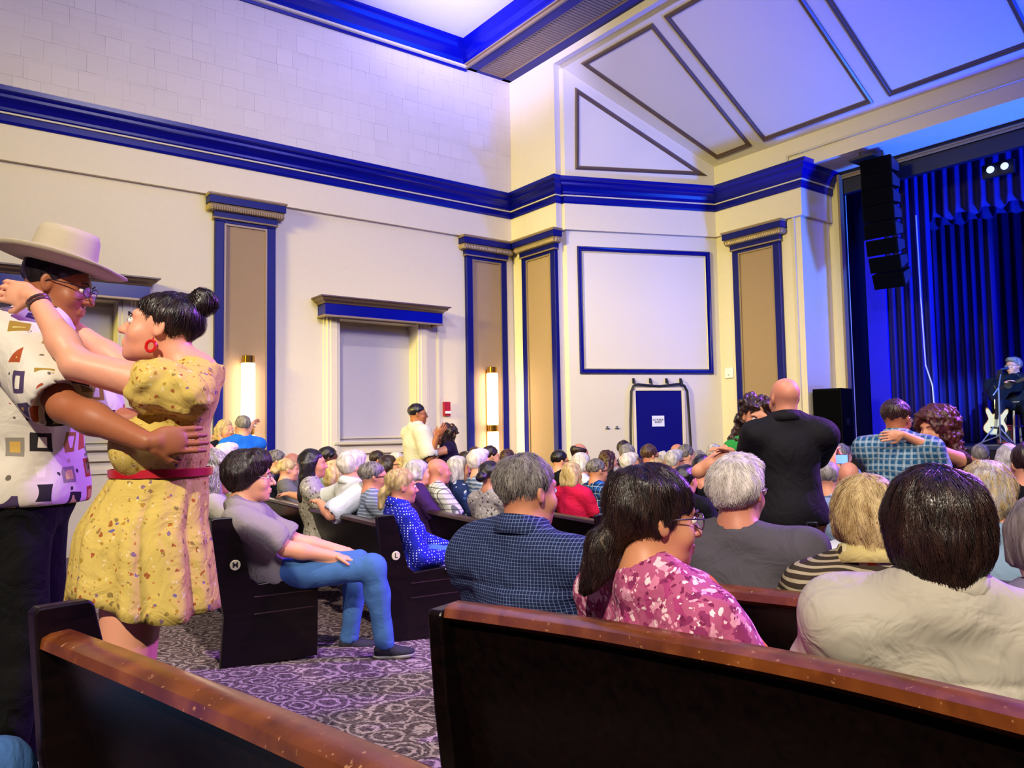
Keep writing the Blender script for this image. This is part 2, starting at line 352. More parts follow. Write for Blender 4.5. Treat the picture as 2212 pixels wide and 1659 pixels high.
# ---------------------------------------------------------------- moulded panels on the splay ceiling and splay wall
sl = (5.68-7.10)/(2.532-.13)
def cz_(s): return 7.10+sl*(s-.13)
def cpt(s, t): return (s, -t, cz_(s))
nC = np.array([sl, 0, -1.0]); nC = nC/np.linalg.norm(nC)
quads = [[(.195, 1.60), (.205, 3.085), (2.40, 3.085), (2.41, 2.40)]]+[[(.2, 3.30+i*1.97), (.2, 5.05+i*1.97), (2.40, 5.05+i*1.97), (2.40, 3.30+i*1.97)] for i in range(5)]
for i, q in enumerate(quads):
    f_ = MB().frame([cpt(*p) for p in q], nC, .075, .035, -.02).build('trim_%d' % (10+i), brown_m, room=True, kind='structure', smooth=True)
dS = np.array([SP[0]-J2[0], -(SP[1]-J2[1]), 0]); LS = np.linalg.norm(dS); dS /= LS; nS = np.array([dS[1], -dS[0], 0])   # towards the room
if nS@np.array([-1, 0, 0]) < 0: nS = -nS
def spt(u, z, off=0): q = np.array([J2[0], -J2[1], 0])+dS*u+nS*off; return (q[0], q[1], z)
MB().frame([spt(.20, 6.80), spt(2.46, 5.52), spt(.17, 5.47)], nS, .07, .035, -.02).build('trim_20', brown_m, room=True, kind='structure', smooth=True)
MB().frame([spt(.17, 4.24), spt(2.46, 4.24), spt(2.46, 2.228), spt(.17, 2.228)], nS, .075, .05, -.02).build('trim_21', blue_m, room=True, kind='structure', smooth=True)
MB().frame([spt(.245, 4.165), spt(2.385, 4.165), spt(2.385, 2.303), spt(.245, 2.303)], nS, .025, .02, -.02).build('trim_22', cream_m, room=True, kind='structure', smooth=True)
# ---------------------------------------------------------------- pilasters
def pilaster(c, w, room_loc, rot, label):
    """built facing local -y, on its wall at y=0; w half width of the body"""
    r = empty('pilaster', (room_loc[0], room_loc[1], 0), rot, label, 'pilaster', 'blue framed pilasters with tan panels', room=True)
    z0 = -.45; zt = 4.15
    b = MB()
    b.box(-w, -w+.115, -.07, 0, z0, zt).box(w-.115, w, -.07, 0, z0, zt).box(-w+.115, w-.115, -.07, 0, zt-.02, zt+.04).box(-w, w, -.07, 0, zt, zt+.05)
    b.build('blue_stile', stile_m, r, bevel=.008)
    MB().box(-w+.115, w-.115, -.045, 0, z0, zt-.02).build('tan_panel', tan_m, r)
    g = MB()
    for x in (-w+.115, w-.14): g.box(x, x+.025, -.065, -.04, z0, zt-.02)
    g.box(-w+.14, w-.14, -.065, -.04, zt-.045, zt-.02); g.build('gilt_bead', gold_m, r)
    def ring(prof, name, mt, ww, d): return MB().sweep([(-ww, 0), (-ww, -d), (ww, -d), (ww, 0)], prof).build(name, mt, r)
    ring([(.05, 4.19), (-.02, 4.19), (-.02, 4.27), (.05, 4.27)], 'capital_neck', stile_m, w, .07)
    ring([(.05, 4.175), (-.025, 4.175), (-.03, 4.195), (.05, 4.195)], 'neck_bead', gold_m, w, .07)
    ring([(.05, 4.36), (-.105, 4.36), (-.105, 4.455), (.05, 4.455)], 'capital_fascia', stile_m, w, .07)
    ring([(.05, 4.452), (-.11, 4.452), (-.12, 4.47), (-.12, 4.487), (.05, 4.487)], 'capital_top', gold_m, w, .07)
    rp = MB(); n = int((2*w+.14)/.03)
    # twisted rope moulding: one bead per turn
    for i in range(n):
        x = -w-.07+(i+.5)*(2*w+.14)/n; rp.lathe([(0, -.045), (.024, -.038), (.036, 0), (.024, .038), (0, .045)], (x, -.128, 4.315), 8)
    for sx in (-1, 1):
        for j in range(4): rp.lathe([(0, -.045), (.024, -.038), (.036, 0), (.024, .038), (0, .045)], (sx*(w+.075), -.10+j*.028, 4.315), 8)
    ring([(.05, 4.265), (-.05, 4.27), (-.085, 4.30), (-.09, 4.33), (-.075, 4.362), (.05, 4.362)], 'capital_ovolo', gold_m, w, .07)
    o = rp.build('rope_moulding', gold_m, r, smooth=True); o['kind'] = 'stuff'
    return r
pilaster(0, .40, (-4.49, 0, 0), 0, 'blue and tan wall pilaster behind the dancing couple, left of the window')
pilaster(0, .40, (-.575, 0, 0), 0, 'blue and tan pilaster with a wall lamp in the room corner')
pilaster(0, .425, (0, .75, 0), -math.pi/2, 'blue and tan pilaster without a lamp right of the room corner')
pilaster(0, .435, (2.532, 3.02, 0), -math.pi/2, 'blue and tan pilaster nearest the stage, right of the doorway')
pilaster(0, .40, (-8.5, 0, 0), 0, 'blue and tan pilaster at the far left end of the wall')
# ---------------------------------------------------------------- wall lamps
lamp_m = emit('lamp_glass', 'FFE9CC', 14)
brass_m = plain('polished_brass', 'B98B3E', .15, .9)
def wall_lamp(s, label):
    r = empty('wall_lamp', (s, 0, 0), 0, label, 'wall lamp', 'tubular wall lamps', room=True); r.matrix_world = r.matrix_world
    y = -.165
    for z0, z1 in ((1.465, 2.29), (.53, 1.355)): MB().lathe([(0, z0), (.082, z0), (.088, z0+.01), (.088, z1-.01), (.082, z1), (0, z1)], (0, y, 0), 24).build('glass_tube', lamp_m, r, smooth=True)
    for z0, z1 in ((2.29, 2.39), (1.355, 1.465), (.44, .53)):
        b = MB().lathe([(0, z0), (.075, z0), (.08, z0+.004), (.08, z1-.004), (.075, z1), (0, z1)], (0, y, 0), 24)
        b.box(-.03, .03, y, -.03, (z0+z1)/2-.02, (z0+z1)/2+.02); b.build('brass_band', brass_m, r, smooth=True)
    MB().box(-.05, .05, -.07, -.04, .5, 2.35).build('back_plate', brass_m, r)
wall_lamp(-4.49, 'tall glowing tube wall lamp on the pilaster left of the window')
wall_lamp(-.575, 'tall glowing tube wall lamp on the corner pilaster')
# ---------------------------------------------------------------- things on the walls
k = empty('fire_alarm', (-1.356, 0, 1.72), 0, 'small red fire alarm strobe on the left wall above the standing couple', 'alarm', room=True)
red_m = plain('alarm_red', 'A00C1E', .4)
MB().box(-.06, .06, -.05, 0, -.11, .11).build('housing', red_m, k, bevel=.008)
MB().box(-.045, .045, -.075, -.05, -.075, -.035).build('strobe_lens', plain('strobe_white', 'F0F0F4', .2), k, bevel=.006)
MB().lathe([(0, 0), (.012, 0)], (0, 0, 0), 10).build('sounder', red_m, k)
def on_splay(u, z, name, label, cat):
    q = spt(u, z); r = bpy.data.objects.new(name, None); COL.objects.link(r)
    x = Vector(dS); y = Vector(-nS); zz = Vector((0, 0, 1))
    M_ = Matrix([[x[0], y[0], 0, q[0]], [x[1], y[1], 0, q[1]], [0, 0, 1, q[2]], [0, 0, 0, 1]])
    r.matrix_world = RM @ M_; return props(r, label, cat)
def u_of(s): return (s-J2[0])/dS[0]
ud = u_of(1.075); ud2 = u_of(1.90); uc = (ud+ud2)/2; hw = (ud2-ud)/2
d = on_splay(uc, 0, 'door_1', None, None); d['kind'] = 'structure'
door_m = plain('door_blue', '04046A', .5, var=.05, spec=.2)
MB().box(-hw+.05, hw-.05, -.03, .0, -.42, 1.96).build('door_leaf', door_m, d)
MB().box(-hw, -hw+.05, -.05, 0, -.42, 2.01).box(hw-.05, hw, -.05, 0, -.42, 2.01).box(-hw, hw, -.05, 0, 1.96, 2.01).build('door_frame', wall_m, d, bevel=.004)
MB().box(hw-.16, hw-.06, -.09, -.03, .62, .66).build('door_handle', brass_m, d)
d.name = 'door_1'
s_ = on_splay(uc-.02, 1.478, 'paper_sign', 'white paper notice taped to the blue door', 'sign')
pap = plain('paper_white', 'D8DCF0', .7, var=.02)
MB().box(-.105, .105, -.036, -.032, -.085, .085).build('sheet', pap, s_)
def text(body, size, mt, parent, loc, rot=(math.pi/2, 0, 0), name='lettering', ext=.001):
    c = bpy.data.curves.new(name, 'FONT'); c.body = body; c.size = size; c.align_x = 'CENTER'; c.align_y = 'CENTER'; c.extrude = ext; c.offset = .0006
    c.materials.append(mt); o = bpy.data.objects.new(name, c); COL.objects.link(o); bpy.context.view_layer.update()
    me = bpy.data.meshes.new_from_object(o); bpy.data.objects.remove(o); o = link(name, me, parent); o.location = loc; o.rotation_euler = rot; return o
ink = plain('black_ink', '101018', .6)
text('NO PUBLIC\nENTRY', .038, ink, s_, (0, -.038, .0))
cb = on_splay(uc, 0, 'draped_cable', 'thick black cable draped on hooks around the blue doorway', 'cable')
pts = [(-hw-.075, -.06, -.4), (-hw-.07, -.06, .6), (-hw-.055, -.06, 1.5), (-hw-.03, -.06, 1.95), (-hw+.01, -.06, 2.035), (-hw+.08, -.06, 2.06), (-.2, -.06, 2.045), (0, -.06, 2.03), (.15, -.06, 2.045), (hw-.1, -.06, 2.065), (hw-.01, -.06, 2.04), (hw+.04, -.06, 1.95), (hw+.06, -.06, 1.5), (hw+.085, -.06, .6), (hw+.09, -.06, -.4)]
MB().tube(pts, .02, 8).build('cable_run', black_m, cb, smooth=True)
for x in (-hw+.03, -.13, .15, hw-.05):
    h = MB().tube([(x, 0, 2.12), (x, -.06, 2.12), (x, -.075, 2.09), (x, -.07, 2.03)], .012, 6); h.box(x-.015, x+.015, -.03, 0, 2.08, 2.16); h.build('hook', black_m, cb)
for i, px in enumerate((1303, 1322)):
    u = u_of(.13+.0) if False else (.60, .76)[i]
    r = on_splay(u, 1.38, 'wall_jack', ('small metal wall socket left of the doorway, further from the door', 'small metal wall socket left of the doorway, nearer the door')[i], 'socket')
    MB().box(-.035, .035, -.012, 0, -.03, .03).build('plate', plain('steel', '8890a0', .3, .8), r, bevel=.003)
    MB().lathe([(0, 0), (.018, 0), (.02, .03), (0, .035)], (0, 0, 0), 10).build('jack', plain('steel', '8890a0', .3, .8), r)
    r.children[-1].rotation_euler = (math.pi/2, 0, 0)
r = empty('wireless_access_point', (2.532, 2.41, 2.235), -math.pi/2, 'white square wireless box on the wall beside the stage pilaster', 'access point', room=True)
MB().box(-.082, .082, -.03, 0, -.085, .085).build('casing', plain('white_plastic', 'E6E4E8', .4), r, bevel=.015)
MB().box(-.012, .012, -.033, -.03, -.035, -.025).build('emblem', ink, r)

# ---------------------------------------------------------------- stage
cur_m = plain('stage_curtain', '060678', .8, bump=.2, bscale=60, var=.1)
dark_m = plain('stage_black', '07071A', .6)
m = MB(); m.box(2.5, 9, -20, -3.3, .9, 1.06).box(2.62, 9, -20, -3.3, -.5, .9); m.build('stage_floor', plain('stage_boards', '10101C', .3, bump=.1), room=True, kind='structure')
MB().box(2.48, 2.5, -20, -3.8, 1.02, 1.065).build('trim_30', plain('stage_edge', '3A3F60', .3, .4), room=True, kind='structure')
MB().box(7.6, 7.8, -20, 0, .8, 8).build('wall_stage_back', dark_m, room=True, kind='structure')
MB().box(SI+.1, 8, -3.7, -3.5, .8, 8).build('wall_stage_side', dark_m, room=True, kind='structure')
MB().box(SI, 8, -20, 0, 6.2, 6.4).build('ceiling_stage', dark_m, room=True, kind='structure')
def drape(name, p0, p1, z0, z1, n, amp, label, mt=cur_m, cat='curtain', scal=0):
    p0 = np.array(p0); p1 = np.array(p1); L = np.linalg.norm(p1-p0); d = (p1-p0)/L; nn = np.array([-d[1], d[0]])
    K = n*10; rows = 9; rs = np.random.RandomState(len(name)+int(p0[0]*7)); ph = np.cumsum(.55+.25*rs.rand(K+1))*(2*math.pi*n/(K*.675)); am = amp*(.6+.8*np.interp(np.arange(K+1), np.arange(0, K+11, 10), rs.rand(K//10+2)[:len(np.arange(0, K+11, 10))]))
    v = []
    for j in range(rows):
        f = j/(rows-1)
        for i in range(K+1):
            u = i/K*L; off = am[i]*math.sin(ph[i])*(.55+.45*(1-f)); q = p0+d*u+nn*off
            zb = z0+scal*abs(math.sin(math.pi*i/20)) if scal else z0
            v.append((q[0], q[1], zb+(z1-zb)*f))
    f_ = [(j*(K+1)+i, j*(K+1)+i+1, (j+1)*(K+1)+i+1, (j+1)*(K+1)+i) for j in range(rows-1) for i in range(K)]
    o = from_arrays(name, v, np.array(f_), mt); o.matrix_world = RM
    sd = o.modifiers.new('thickness', 'SOLIDIFY'); sd.thickness = .012
    return props(o, label, cat)
drape('curtain_leg', (3.75, -4.42), (3.95, -5.0), 1.07, 6.1, 5, .05, 'dark blue curtain leg hanging at the left side of the stage')
drape('backdrop_curtain', (6.3, -3.6), (6.5, -14), 1.07, 6.1, 60, .09, 'wide pleated blue curtain across the back of the stage')
drape('mid_curtain', (5.2, -4.1), (5.35, -5.3), 1.07, 6.1, 9, .06, 'pleated dark blue curtain hanging in front of the stage backdrop')
drape('valance', (4.14, -4.2), (4.14, -16), 4.35, 5.6, 70, .05, 'dark blue pleated valance across the top of the stage, nearest the audience', scal=.08)
drape('valance', (5.0, -4.2), (5.0, -16), 4.45, 5.9, 60, .05, 'second dark blue valance hanging behind the front one', scal=.05)
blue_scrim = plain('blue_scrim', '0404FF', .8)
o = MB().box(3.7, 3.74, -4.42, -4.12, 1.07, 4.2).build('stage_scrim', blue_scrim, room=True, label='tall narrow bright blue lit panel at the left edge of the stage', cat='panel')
# hanging loudspeaker array: eight cabinets following a curve
arr = empty('line_array_speaker', (2.95, 4.75, 5.12), 0, 'black curved loudspeaker array hanging beside the stage opening', 'loudspeaker', room=True)
arr.matrix_world = RM
cab_m = plain('speaker_black', '020204', .7, spec=.08); grille_m = plain('speaker_grille', '020203', .8, bump=.4, bscale=400, spec=.05)
x0, z = 2.86, 5.08; ang = 0.0; yw = Matrix.Rotation(math.radians(10), 4, 'Z')
side_lit_m = plain('speaker_side_lit', '3A3048', .45)  # purple light falling on the black cabinet sides, put into their colour
for i in range(8):
    c = empty('cabinet'); c.parent = arr; h = .222; w = .205
    b = MB(); b.prism([(-.20, 0), (.17, -.045), (.17, -h+.045), (-.20, -h+.004)], 1, -w, w)
    b.build('box', cab_m, c, bevel=.006)
    MB().prism([(-.17, -.02), (.14, -.055), (.14, -h+.055), (-.17, -h+.02)], 1, w, w+.004).build('side_panel', side_lit_m, c); MB().prism([(-.17, -.02), (.14, -.055), (.14, -h+.055), (-.17, -h+.02)], 1, -w-.004, -w).build('side_panel', side_lit_m, c)
    MB().box(-.206, -.198, -w+.015, w-.015, -h+.012, -.012).build('grille', grille_m, c)
    c.matrix_local = Matrix.Translation((x0, -4.86, z)) @ yw @ Matrix.Rotation(-ang, 4, 'Y')
    d_ = yw @ Vector((math.sin(ang)*h, 0, -math.cos(ang)*h)); x0 += d_[0]; z += d_[2]; ang += math.radians((.5, 1, 2, 4, 5, 6, 7, 8)[i])
MB().tube([(2.66, -4.68, 5.05), (2.66, -4.68, 5.25)], .012, 6).tube([(2.86, -4.9, 5.05), (2.86, -4.9, 5.25)], .012, 6).box(2.5, 2.95, -4.95, -4.6, 5.07, 5.10).build('rigging_frame', black_m, arr)
# floor-standing speaker beside the stage
ps = empty('stage_speaker', (2.75, 4.05, 1.06), math.radians(8), 'black box loudspeaker standing at the left end of the stage', 'loudspeaker', room=True)
b = MB().box(-.2, .2, -.21, .21, 0, .83); b.build('box', cab_m, ps, bevel=.01)
MB().box(-.21, -.2, -.19, .19, .03, .8).build('grille', grille_m, ps)
MB().box(-.05, .05, -.213, -.205, .3, .4).build('handle', black_m, ps)
# twin floodlight on the valance
fl = empty('flood_light', (3.98, 5.95, 4.87), 0, 'twin white floodlight fixed high on the stage valance', 'floodlight', room=True)
MB().box(-.04, .03, -.2, .2, -.1, .09).build('box', dark_m, fl)
for y in (-.10, .08): MB().lathe([(0, 0), (.05, .01), (.05, .02), (0, .045)], (0, 0, 0), 14).build('bulb', emit('flood_glow', 'B8C8D8', 1.6), fl, smooth=True).matrix_local = Matrix.Translation((-.05, y, 0)) @ Matrix.Rotation(-math.pi/2, 4, 'Y')
# thin bright rope
MB().tube([W(3.5, 0, 0)*0+np.array([3.65, -4.95, 4.4]), (3.65, -4.96, 3.2), (3.65, -4.98, 2.2), (3.65, -5.06, 1.9), (3.65, -5.07, 1.6), (3.65, -5.07, 1.07)], .010, 5).build('hanging_rope', plain('rope_white', 'C8C8F0', .5), room=True, label='thin pale rope hanging down in front of the stage curtain', cat='rope')

# ---------------------------------------------------------------- signed-distance modelling (numpy surface nets)
def axis(segs):
    out = [segs[0][0]]
    for a_, b_, h in segs:
        n = max(1, int(round((b_-a_)/h))); out += list(a_+(b_-a_)*np.arange(1, n+1)/n)
    return np.array(out, np.float32)
def rotm(yaw=0, pitch=0, roll=0):
    return np.array((Matrix.Rotation(yaw, 3, 'Z') @ Matrix.Rotation(pitch, 3, 'X') @ Matrix.Rotation(roll, 3, 'Y')))
class Field:
    def __init__(s, xs, ys, zs):
        s.x, s.y, s.z = xs, ys, zs; s.F = np.full((len(xs), len(ys), len(zs)), 2.0, np.float32)
    def sub(s, lo, hi):
        r = []
        for ax, a_, b_ in zip((s.x, s.y, s.z), lo, hi):
            i0 = max(0, np.searchsorted(ax, a_)-1); i1 = min(len(ax), np.searchsorted(ax, b_)+1); r.append(slice(i0, max(i1, i0)))
        return tuple(r)
    def grid(s, sl): return s.x[sl[0]][:, None, None], s.y[sl[1]][None, :, None], s.z[sl[2]][None, None, :]
    def put(s, sl, d, k, op='u'):
        F = s.F[sl]
        if F.size == 0: return
        if op == 'u':
            if k > 0: h = np.clip(.5+.5*(F-d)/k, 0, 1); F[...] = F+(d-F)*h-k*h*(1-h)
            else: np.minimum(F, d, out=F)
        elif op == 's':
            d = -d
            if k > 0: h = np.clip(.5-.5*(F-d)/k, 0, 1); F[...] = F+(d-F)*h+k*h*(1-h)
            else: np.maximum(F, d, out=F)
    def cap(s, p0, p1, r0, r1, k=.02, op='u', infl=0):
        p0 = np.asarray(p0, float); p1 = np.asarray(p1, float); r0 += infl; r1 += infl
        m = max(r0, r1)+k+.05; sl = s.sub(np.minimum(p0, p1)-m, np.maximum(p0, p1)+m); X, Y, Z = s.grid(sl)
        if X.size*Y.size*Z.size == 0: return
        ba = p1-p0; bb = max(ba@ba, 1e-9)
        h = np.clip(((X-p0[0])*ba[0]+(Y-p0[1])*ba[1]+(Z-p0[2])*ba[2])/bb, 0, 1)
        d = np.sqrt((X-p0[0]-ba[0]*h)**2+(Y-p0[1]-ba[1]*h)**2+(Z-p0[2]-ba[2]*h)**2)-(r0+(r1-r0)*h)
        s.put(sl, d.astype(np.float32), k, op)
    def ell(s, c, r, k=.02, R=None, op='u', infl=0):
        c = np.asarray(c, float); r = np.asarray(r, float)+infl; m = (r.max() if R is not None else r)+k+.05; sl = s.sub(c-m, c+m); X, Y, Z = s.grid(sl)
        if X.size*Y.size*Z.size == 0: return
        x, y, z = X-c[0], Y-c[1], Z-c[2]
        if R is not None:
            x, y, z = (x*R[0, 0]+y*R[1, 0]+z*R[2, 0]), (x*R[0, 1]+y*R[1, 1]+z*R[2, 1]), (x*R[0, 2]+y*R[1, 2]+z*R[2, 2])
        k0 = np.sqrt((x/r[0])**2+(y/r[1])**2+(z/r[2])**2); k1 = np.sqrt((x/r[0]**2)**2+(y/r[1]**2)**2+(z/r[2]**2)**2)+1e-6
        s.put(sl, (k0*(k0-1)/k1).astype(np.float32), k, op)
    def plane(s, p, n, k=0):
        """keep the side the normal points to"""
        X, Y, Z = s.grid((slice(None),)*3); n = np.asarray(n, float); n = n/np.linalg.norm(n)
        d = ((X-p[0])*n[0]+(Y-p[1])*n[1]+(Z-p[2])*n[2]).astype(np.float32); s.put((slice(None),)*3, d, k, 's')
    def warp(s, amp, freq, seed=0, aniso=(1, 1, 1)):
        rs = np.random.RandomState(seed); X, Y, Z = s.grid((slice(None),)*3); near = np.abs(s.F) < .12
        tot = 0; q = 0
        for i in range(5):
            d = rs.normal(size=3)*np.array(aniso); d /= np.linalg.norm(d); f = freq*(.7+.5*i); ph = rs.rand()*6.3
            q2 = rs.normal(size=3); q2 /= np.linalg.norm(q2)
            a_ = (X*d[0]+Y*d[1]+Z*d[2])*f+1.6*np.sin((X*q2[0]+Y*q2[1]+Z*q2[2])*freq*.8+ph*2)+ph
            tot = tot+np.sin(a_)/(1+.5*i)
        s.F += (np.where(near, tot, 0)*amp*.45).astype(np.float32)
    def mesh(s):
        F = s.F; S = F < 0; nx, ny, nz = F.shape
        cnt = np.zeros((nx-1, ny-1, nz-1), np.int8)
        for i in (0, 1):
            for j in (0, 1):
                for k in (0, 1): cnt += S[i:nx-1+i, j:ny-1+j, k:nz-1+k]
        act = np.argwhere((cnt > 0) & (cnt < 8)); n = len(act)
        if n == 0: return np.zeros((0, 3)), np.zeros((0, 4), int)
        idx = -np.ones((nx-1, ny-1, nz-1), np.int32); idx[act[:, 0], act[:, 1], act[:, 2]] = np.arange(n)
        acc = np.zeros((n, 3)); c = np.zeros(n)
        ax = (s.x, s.y, s.z)
        for a_ in range(3):
            o1, o2 = [q for q in range(3) if q != a_]
            for u in (0, 1):
                for w in (0, 1):
                    p = act.copy(); p[:, o1] += u; p[:, o2] += w; q = p.copy(); q[:, a_] += 1
                    f0 = F[p[:, 0], p[:, 1], p[:, 2]]; f1 = F[q[:, 0], q[:, 1], q[:, 2]]; m = (f0 < 0) != (f1 < 0)
                    t = np.where(m, f0/np.where(f0 == f1, 1, f0-f1), 0)
                    P0 = np.stack([ax[d][p[:, d]] for d in range(3)], 1).astype(float); P1 = np.stack([ax[d][q[:, d]] for d in range(3)], 1)
                    acc[m] += (P0+(P1-P0)*t[:, None])[m]; c[m] += 1
        V = acc/c[:, None]; Q = []
        for a_ in range(3):
            o1, o2 = (a_+1) % 3, (a_+2) % 3
            sl0 = [slice(None)]*3; sl1 = [slice(None)]*3; sl0[a_] = slice(0, -1); sl1[a_] = slice(1, None)
            A_ = S[tuple(sl0)]; B_ = S[tuple(sl1)]; e = np.argwhere(A_ != B_)
            e = e[(e[:, o1] > 0) & (e[:, o2] > 0) & (e[:, o1] < F.shape[o1]-1) & (e[:, o2] < F.shape[o2]-1)]
            if len(e) == 0: continue
            flip = A_[e[:, 0], e[:, 1], e[:, 2]]
            cs = []
            for (u, w) in ((0, 0), (1, 0), (1, 1), (0, 1)):
                p = e.copy(); p[:, o1] -= u; p[:, o2] -= w; cs.append(idx[p[:, 0], p[:, 1], p[:, 2]])
            q = np.stack(cs, 1); q[~flip] = q[~flip][:, ::-1]; Q.append(q)
        Q = np.concatenate(Q); Q = Q[(Q >= 0).all(1)]
        return V, Q
# ---------------------------------------------------------------- human figure
def ik(S, T, l1, l2, pole):
    S = np.array(S, float); T = np.array(T, float); d = T-S; L = np.linalg.norm(d); d /= L
    if L > l1+l2-.01: sc = L/(l1+l2-.01); l1 *= sc; l2 *= sc
    a_ = (l1*l1-l2*l2+L*L)/(2*L); h = math.sqrt(max(l1*l1-a_*a_, 0)); p = np.array(pole, float); p -= d*(p@d); p /= max(np.linalg.norm(p), 1e-6)
    return S+d*a_+p*h, T
class Fig:
    """joints of one figure in its own frame: +y is where it faces, +x its right hand, z=0 the floor"""
    def __init__(s, seated=True, lean=14, g=1.0, wide=1.0, fem=False, torso=1.0, hyaw=0, hpitch=0, hroll=0, side=0, seat=.45, hy=.03, hx=0, legs=None, arms=None, sc=1.0, knees=None, hs=1.0, al=1.0):
        s.g, s.wide, s.fem, s.seated, s.sc, s.hs = g, wide, fem, seated, sc, hs
        th = math.radians(lean); sd = math.radians(side)
        s.pel = np.array([0, 0, seat+.09 if seated else .96*sc]); L = .50*torso*sc
        up = np.array([math.sin(sd), -math.sin(th), math.cos(th)]); up /= np.linalg.norm(up); s.upv = up
        s.nb = s.pel+up*L; s.chest = s.pel+up*L*.62; s.belly = s.pel+up*L*.28
        w = (.165 if fem else .19)*wide*sc; s.w = w
        s.sh = {-1: s.nb+np.array([-w, 0, 0])-up*.055*sc, 1: s.nb+np.array([w, 0, 0])-up*.055*sc}
        s.R = rotm(-math.radians(hyaw), -math.radians(hpitch), math.radians(hroll))     # hyaw: degrees clockwise (to the figure's right)
        s.head = s.nb+np.array([hx, hy, 0])+np.array([0, -.0, .155])*sc*(.6+.4*hs)
        s.elb, s.hand = {}, {}
        A = arms or {}
        for i in (-1, 1):
            t = A.get(i, ((i*.13, .26, s.pel[2]+.10) if seated else (i*.24, .05, s.pel[2]-.10)))
            if isinstance(t, dict): tgt, pole = t['t'], t['p']
            else: tgt, pole = t, (i*.7, -.05, -1) if seated else (i*.3, -1, -.1)
            s.elb[i], s.hand[i] = ik(s.sh[i], tgt, .285*sc*al, .25*sc*al, pole)
        s.knee, s.ank = {}, {}
        for i in (-1, 1):
            if seated:
                s.knee[i] = np.array([i*.13, .44*sc, seat+.08]); s.ank[i] = np.array([i*.13, .42*sc, .09])
            else: s.knee[i] = np.array([i*.095, .02, .50*sc]); s.ank[i] = np.array([i*.10, -.02, .08])
            if knees and i in knees: s.knee[i], s.ank[i] = np.array(knees[i][0], float), np.array(knees[i][1], float)
    def H(s, v): return s.head+s.R@(np.array(v, float)*s.hs)
    # --- primitive lists
    def torso(s):
        g, w, sc = s.g, s.wide, s.sc; u = s.upv; y = np.array([0, 1, 0])
        q = [('e', s.pel+u*.0, (.165*g*sc, .125*g*sc, .12*sc), .05), ('e', s.belly+y*.01, ((.14 if s.fem else .155)*g*sc, .115*g*sc, .15*sc), .06),
             ('e', s.chest, ((.15 if s.fem else .172)*w*sc, .112*min(g, 1.15)*sc, .17*sc), .06),
             ('c', s.sh[-1]*.85+s.sh[1]*.15, s.sh[1]*.85+s.sh[-1]*.15, .062*sc, .062*sc, .05),
             ('c', s.nb+u*.02*sc, s.sh[-1], .055*sc, .05*sc, .04), ('c', s.nb+u*.02*sc, s.sh[1], .055*sc, .05*sc, .04)]
        if s.fem: q += [('e', s.chest+np.array([i*.075, .095, -.02])*sc, (.068*sc, .06*sc, .068*sc), .03) for i in (-1, 1)]
        return q
    def limb_arm(s, i, upto=1.0, r=1.0):
        a_, b_ = s.sh[i], s.elb[i]; sc = s.sc
        return [('c', a_, a_+(b_-a_)*upto, .056*sc*r*(.9+.1*s.g), .044*sc*r*(.9+.1*s.g), .03)]
    def arms(s):
        q = []
        for i in (-1, 1):
            sc = s.sc*(.9+.1*s.g)*(.9 if s.fem else 1)
            q += s.limb_arm(i)+[('c', s.elb[i], s.elb[i]+(s.hand[i]-s.elb[i])*.35, .044*sc, .046*sc, .02), ('c', s.elb[i]+(s.hand[i]-s.elb[i])*.3, s.hand[i], .045*sc, .028*sc, .02)]
        return q
    def legs(s, skirt=False):
        q = []; sc = s.sc
        for i in (-1, 1):
            hip = s.pel+np.array([i*.085*sc, 0, -.02])
            q += [('c', hip, s.knee[i], .088*sc*(.8+.2*s.g), .06*sc, .04), ('c', s.knee[i], s.knee[i]+(s.ank[i]-s.knee[i])*.35, .058*sc, .056*sc, .03), ('c', s.knee[i]+(s.ank[i]-s.knee[i])*.3, s.ank[i], .056*sc, .04*sc, .03)]
        return q
    def neck(s): return [('c', s.nb-s.upv*.02, s.H((0, -.03, -.03)), .062*s.sc, (.050 if s.fem else .058)*s.sc, .035)]
    def skull(s, face=True, inf=0):
        H, R, h = s.H, s.R, s.hs; E = lambda c, r, k: ('E', H(c), tuple(q*h for q in r), k, R)
        q = [E((0, -.018, .035), (.077, .098, .088), .02), E((0, .028, -.02), (.064, .072, .092), .03), E((0, .042, -.082), (.045, .048, .036), .03), E((0, .074, -.106), (.018, .016, .016), .025)]
        if face:
            q += [('c', H((0, .092, .006)), H((0, .116, -.032)), .009*h, .0125*h, .012), E((.012, .102, -.036), (.008, .010, .008), .006), E((-.012, .102, -.036), (.008, .010, .008), .006),
                  ('c', H((-.04, .078, .028)), H((.04, .078, .028)), .011*h, .011*h, .02), E((.042, .062, -.035), (.022, .022, .024), .025), E((-.042, .062, -.035), (.022, .022, .024), .025),
                  ('c', H((-.017, .096, -.063)), H((.017, .096, -.063)), .0065*h, .0065*h, .006), ('c', H((-.014, .094, -.076)), H((.014, .094, -.076)), .0075*h, .0075*h, .006)]
            q += [('-e', H((i*.031, .104, .004)), (.014*h, .016*h, .011*h), .012, R) for i in (-1, 1)]
        for i in (-1, 1):
            q += [('E', H((i*.078, -.008, -.004)), (.008*h, .019*h, .031*h), .008, R@rotm(i*.35, .15)), ('-e', H((i*.086, .0, -.0)), (.006*h, .010*h, .018*h), .005, R)]
        return q
def apply(F, prims, infl=0, k=None):
    for p in prims:
        if p[0] == 'c': F.cap(p[1], p[2], p[3], p[4], p[5] if k is None else k, infl=infl)
        elif p[0] == 'e': F.ell(p[1], p[2], p[3] if k is None else k, infl=infl)
        elif p[0] == 'E': F.ell(p[1], p[2], p[3], R=p[4], infl=infl)
        elif p[0] == '-e': F.ell(p[1], p[2], p[3], R=p[4], op='s')
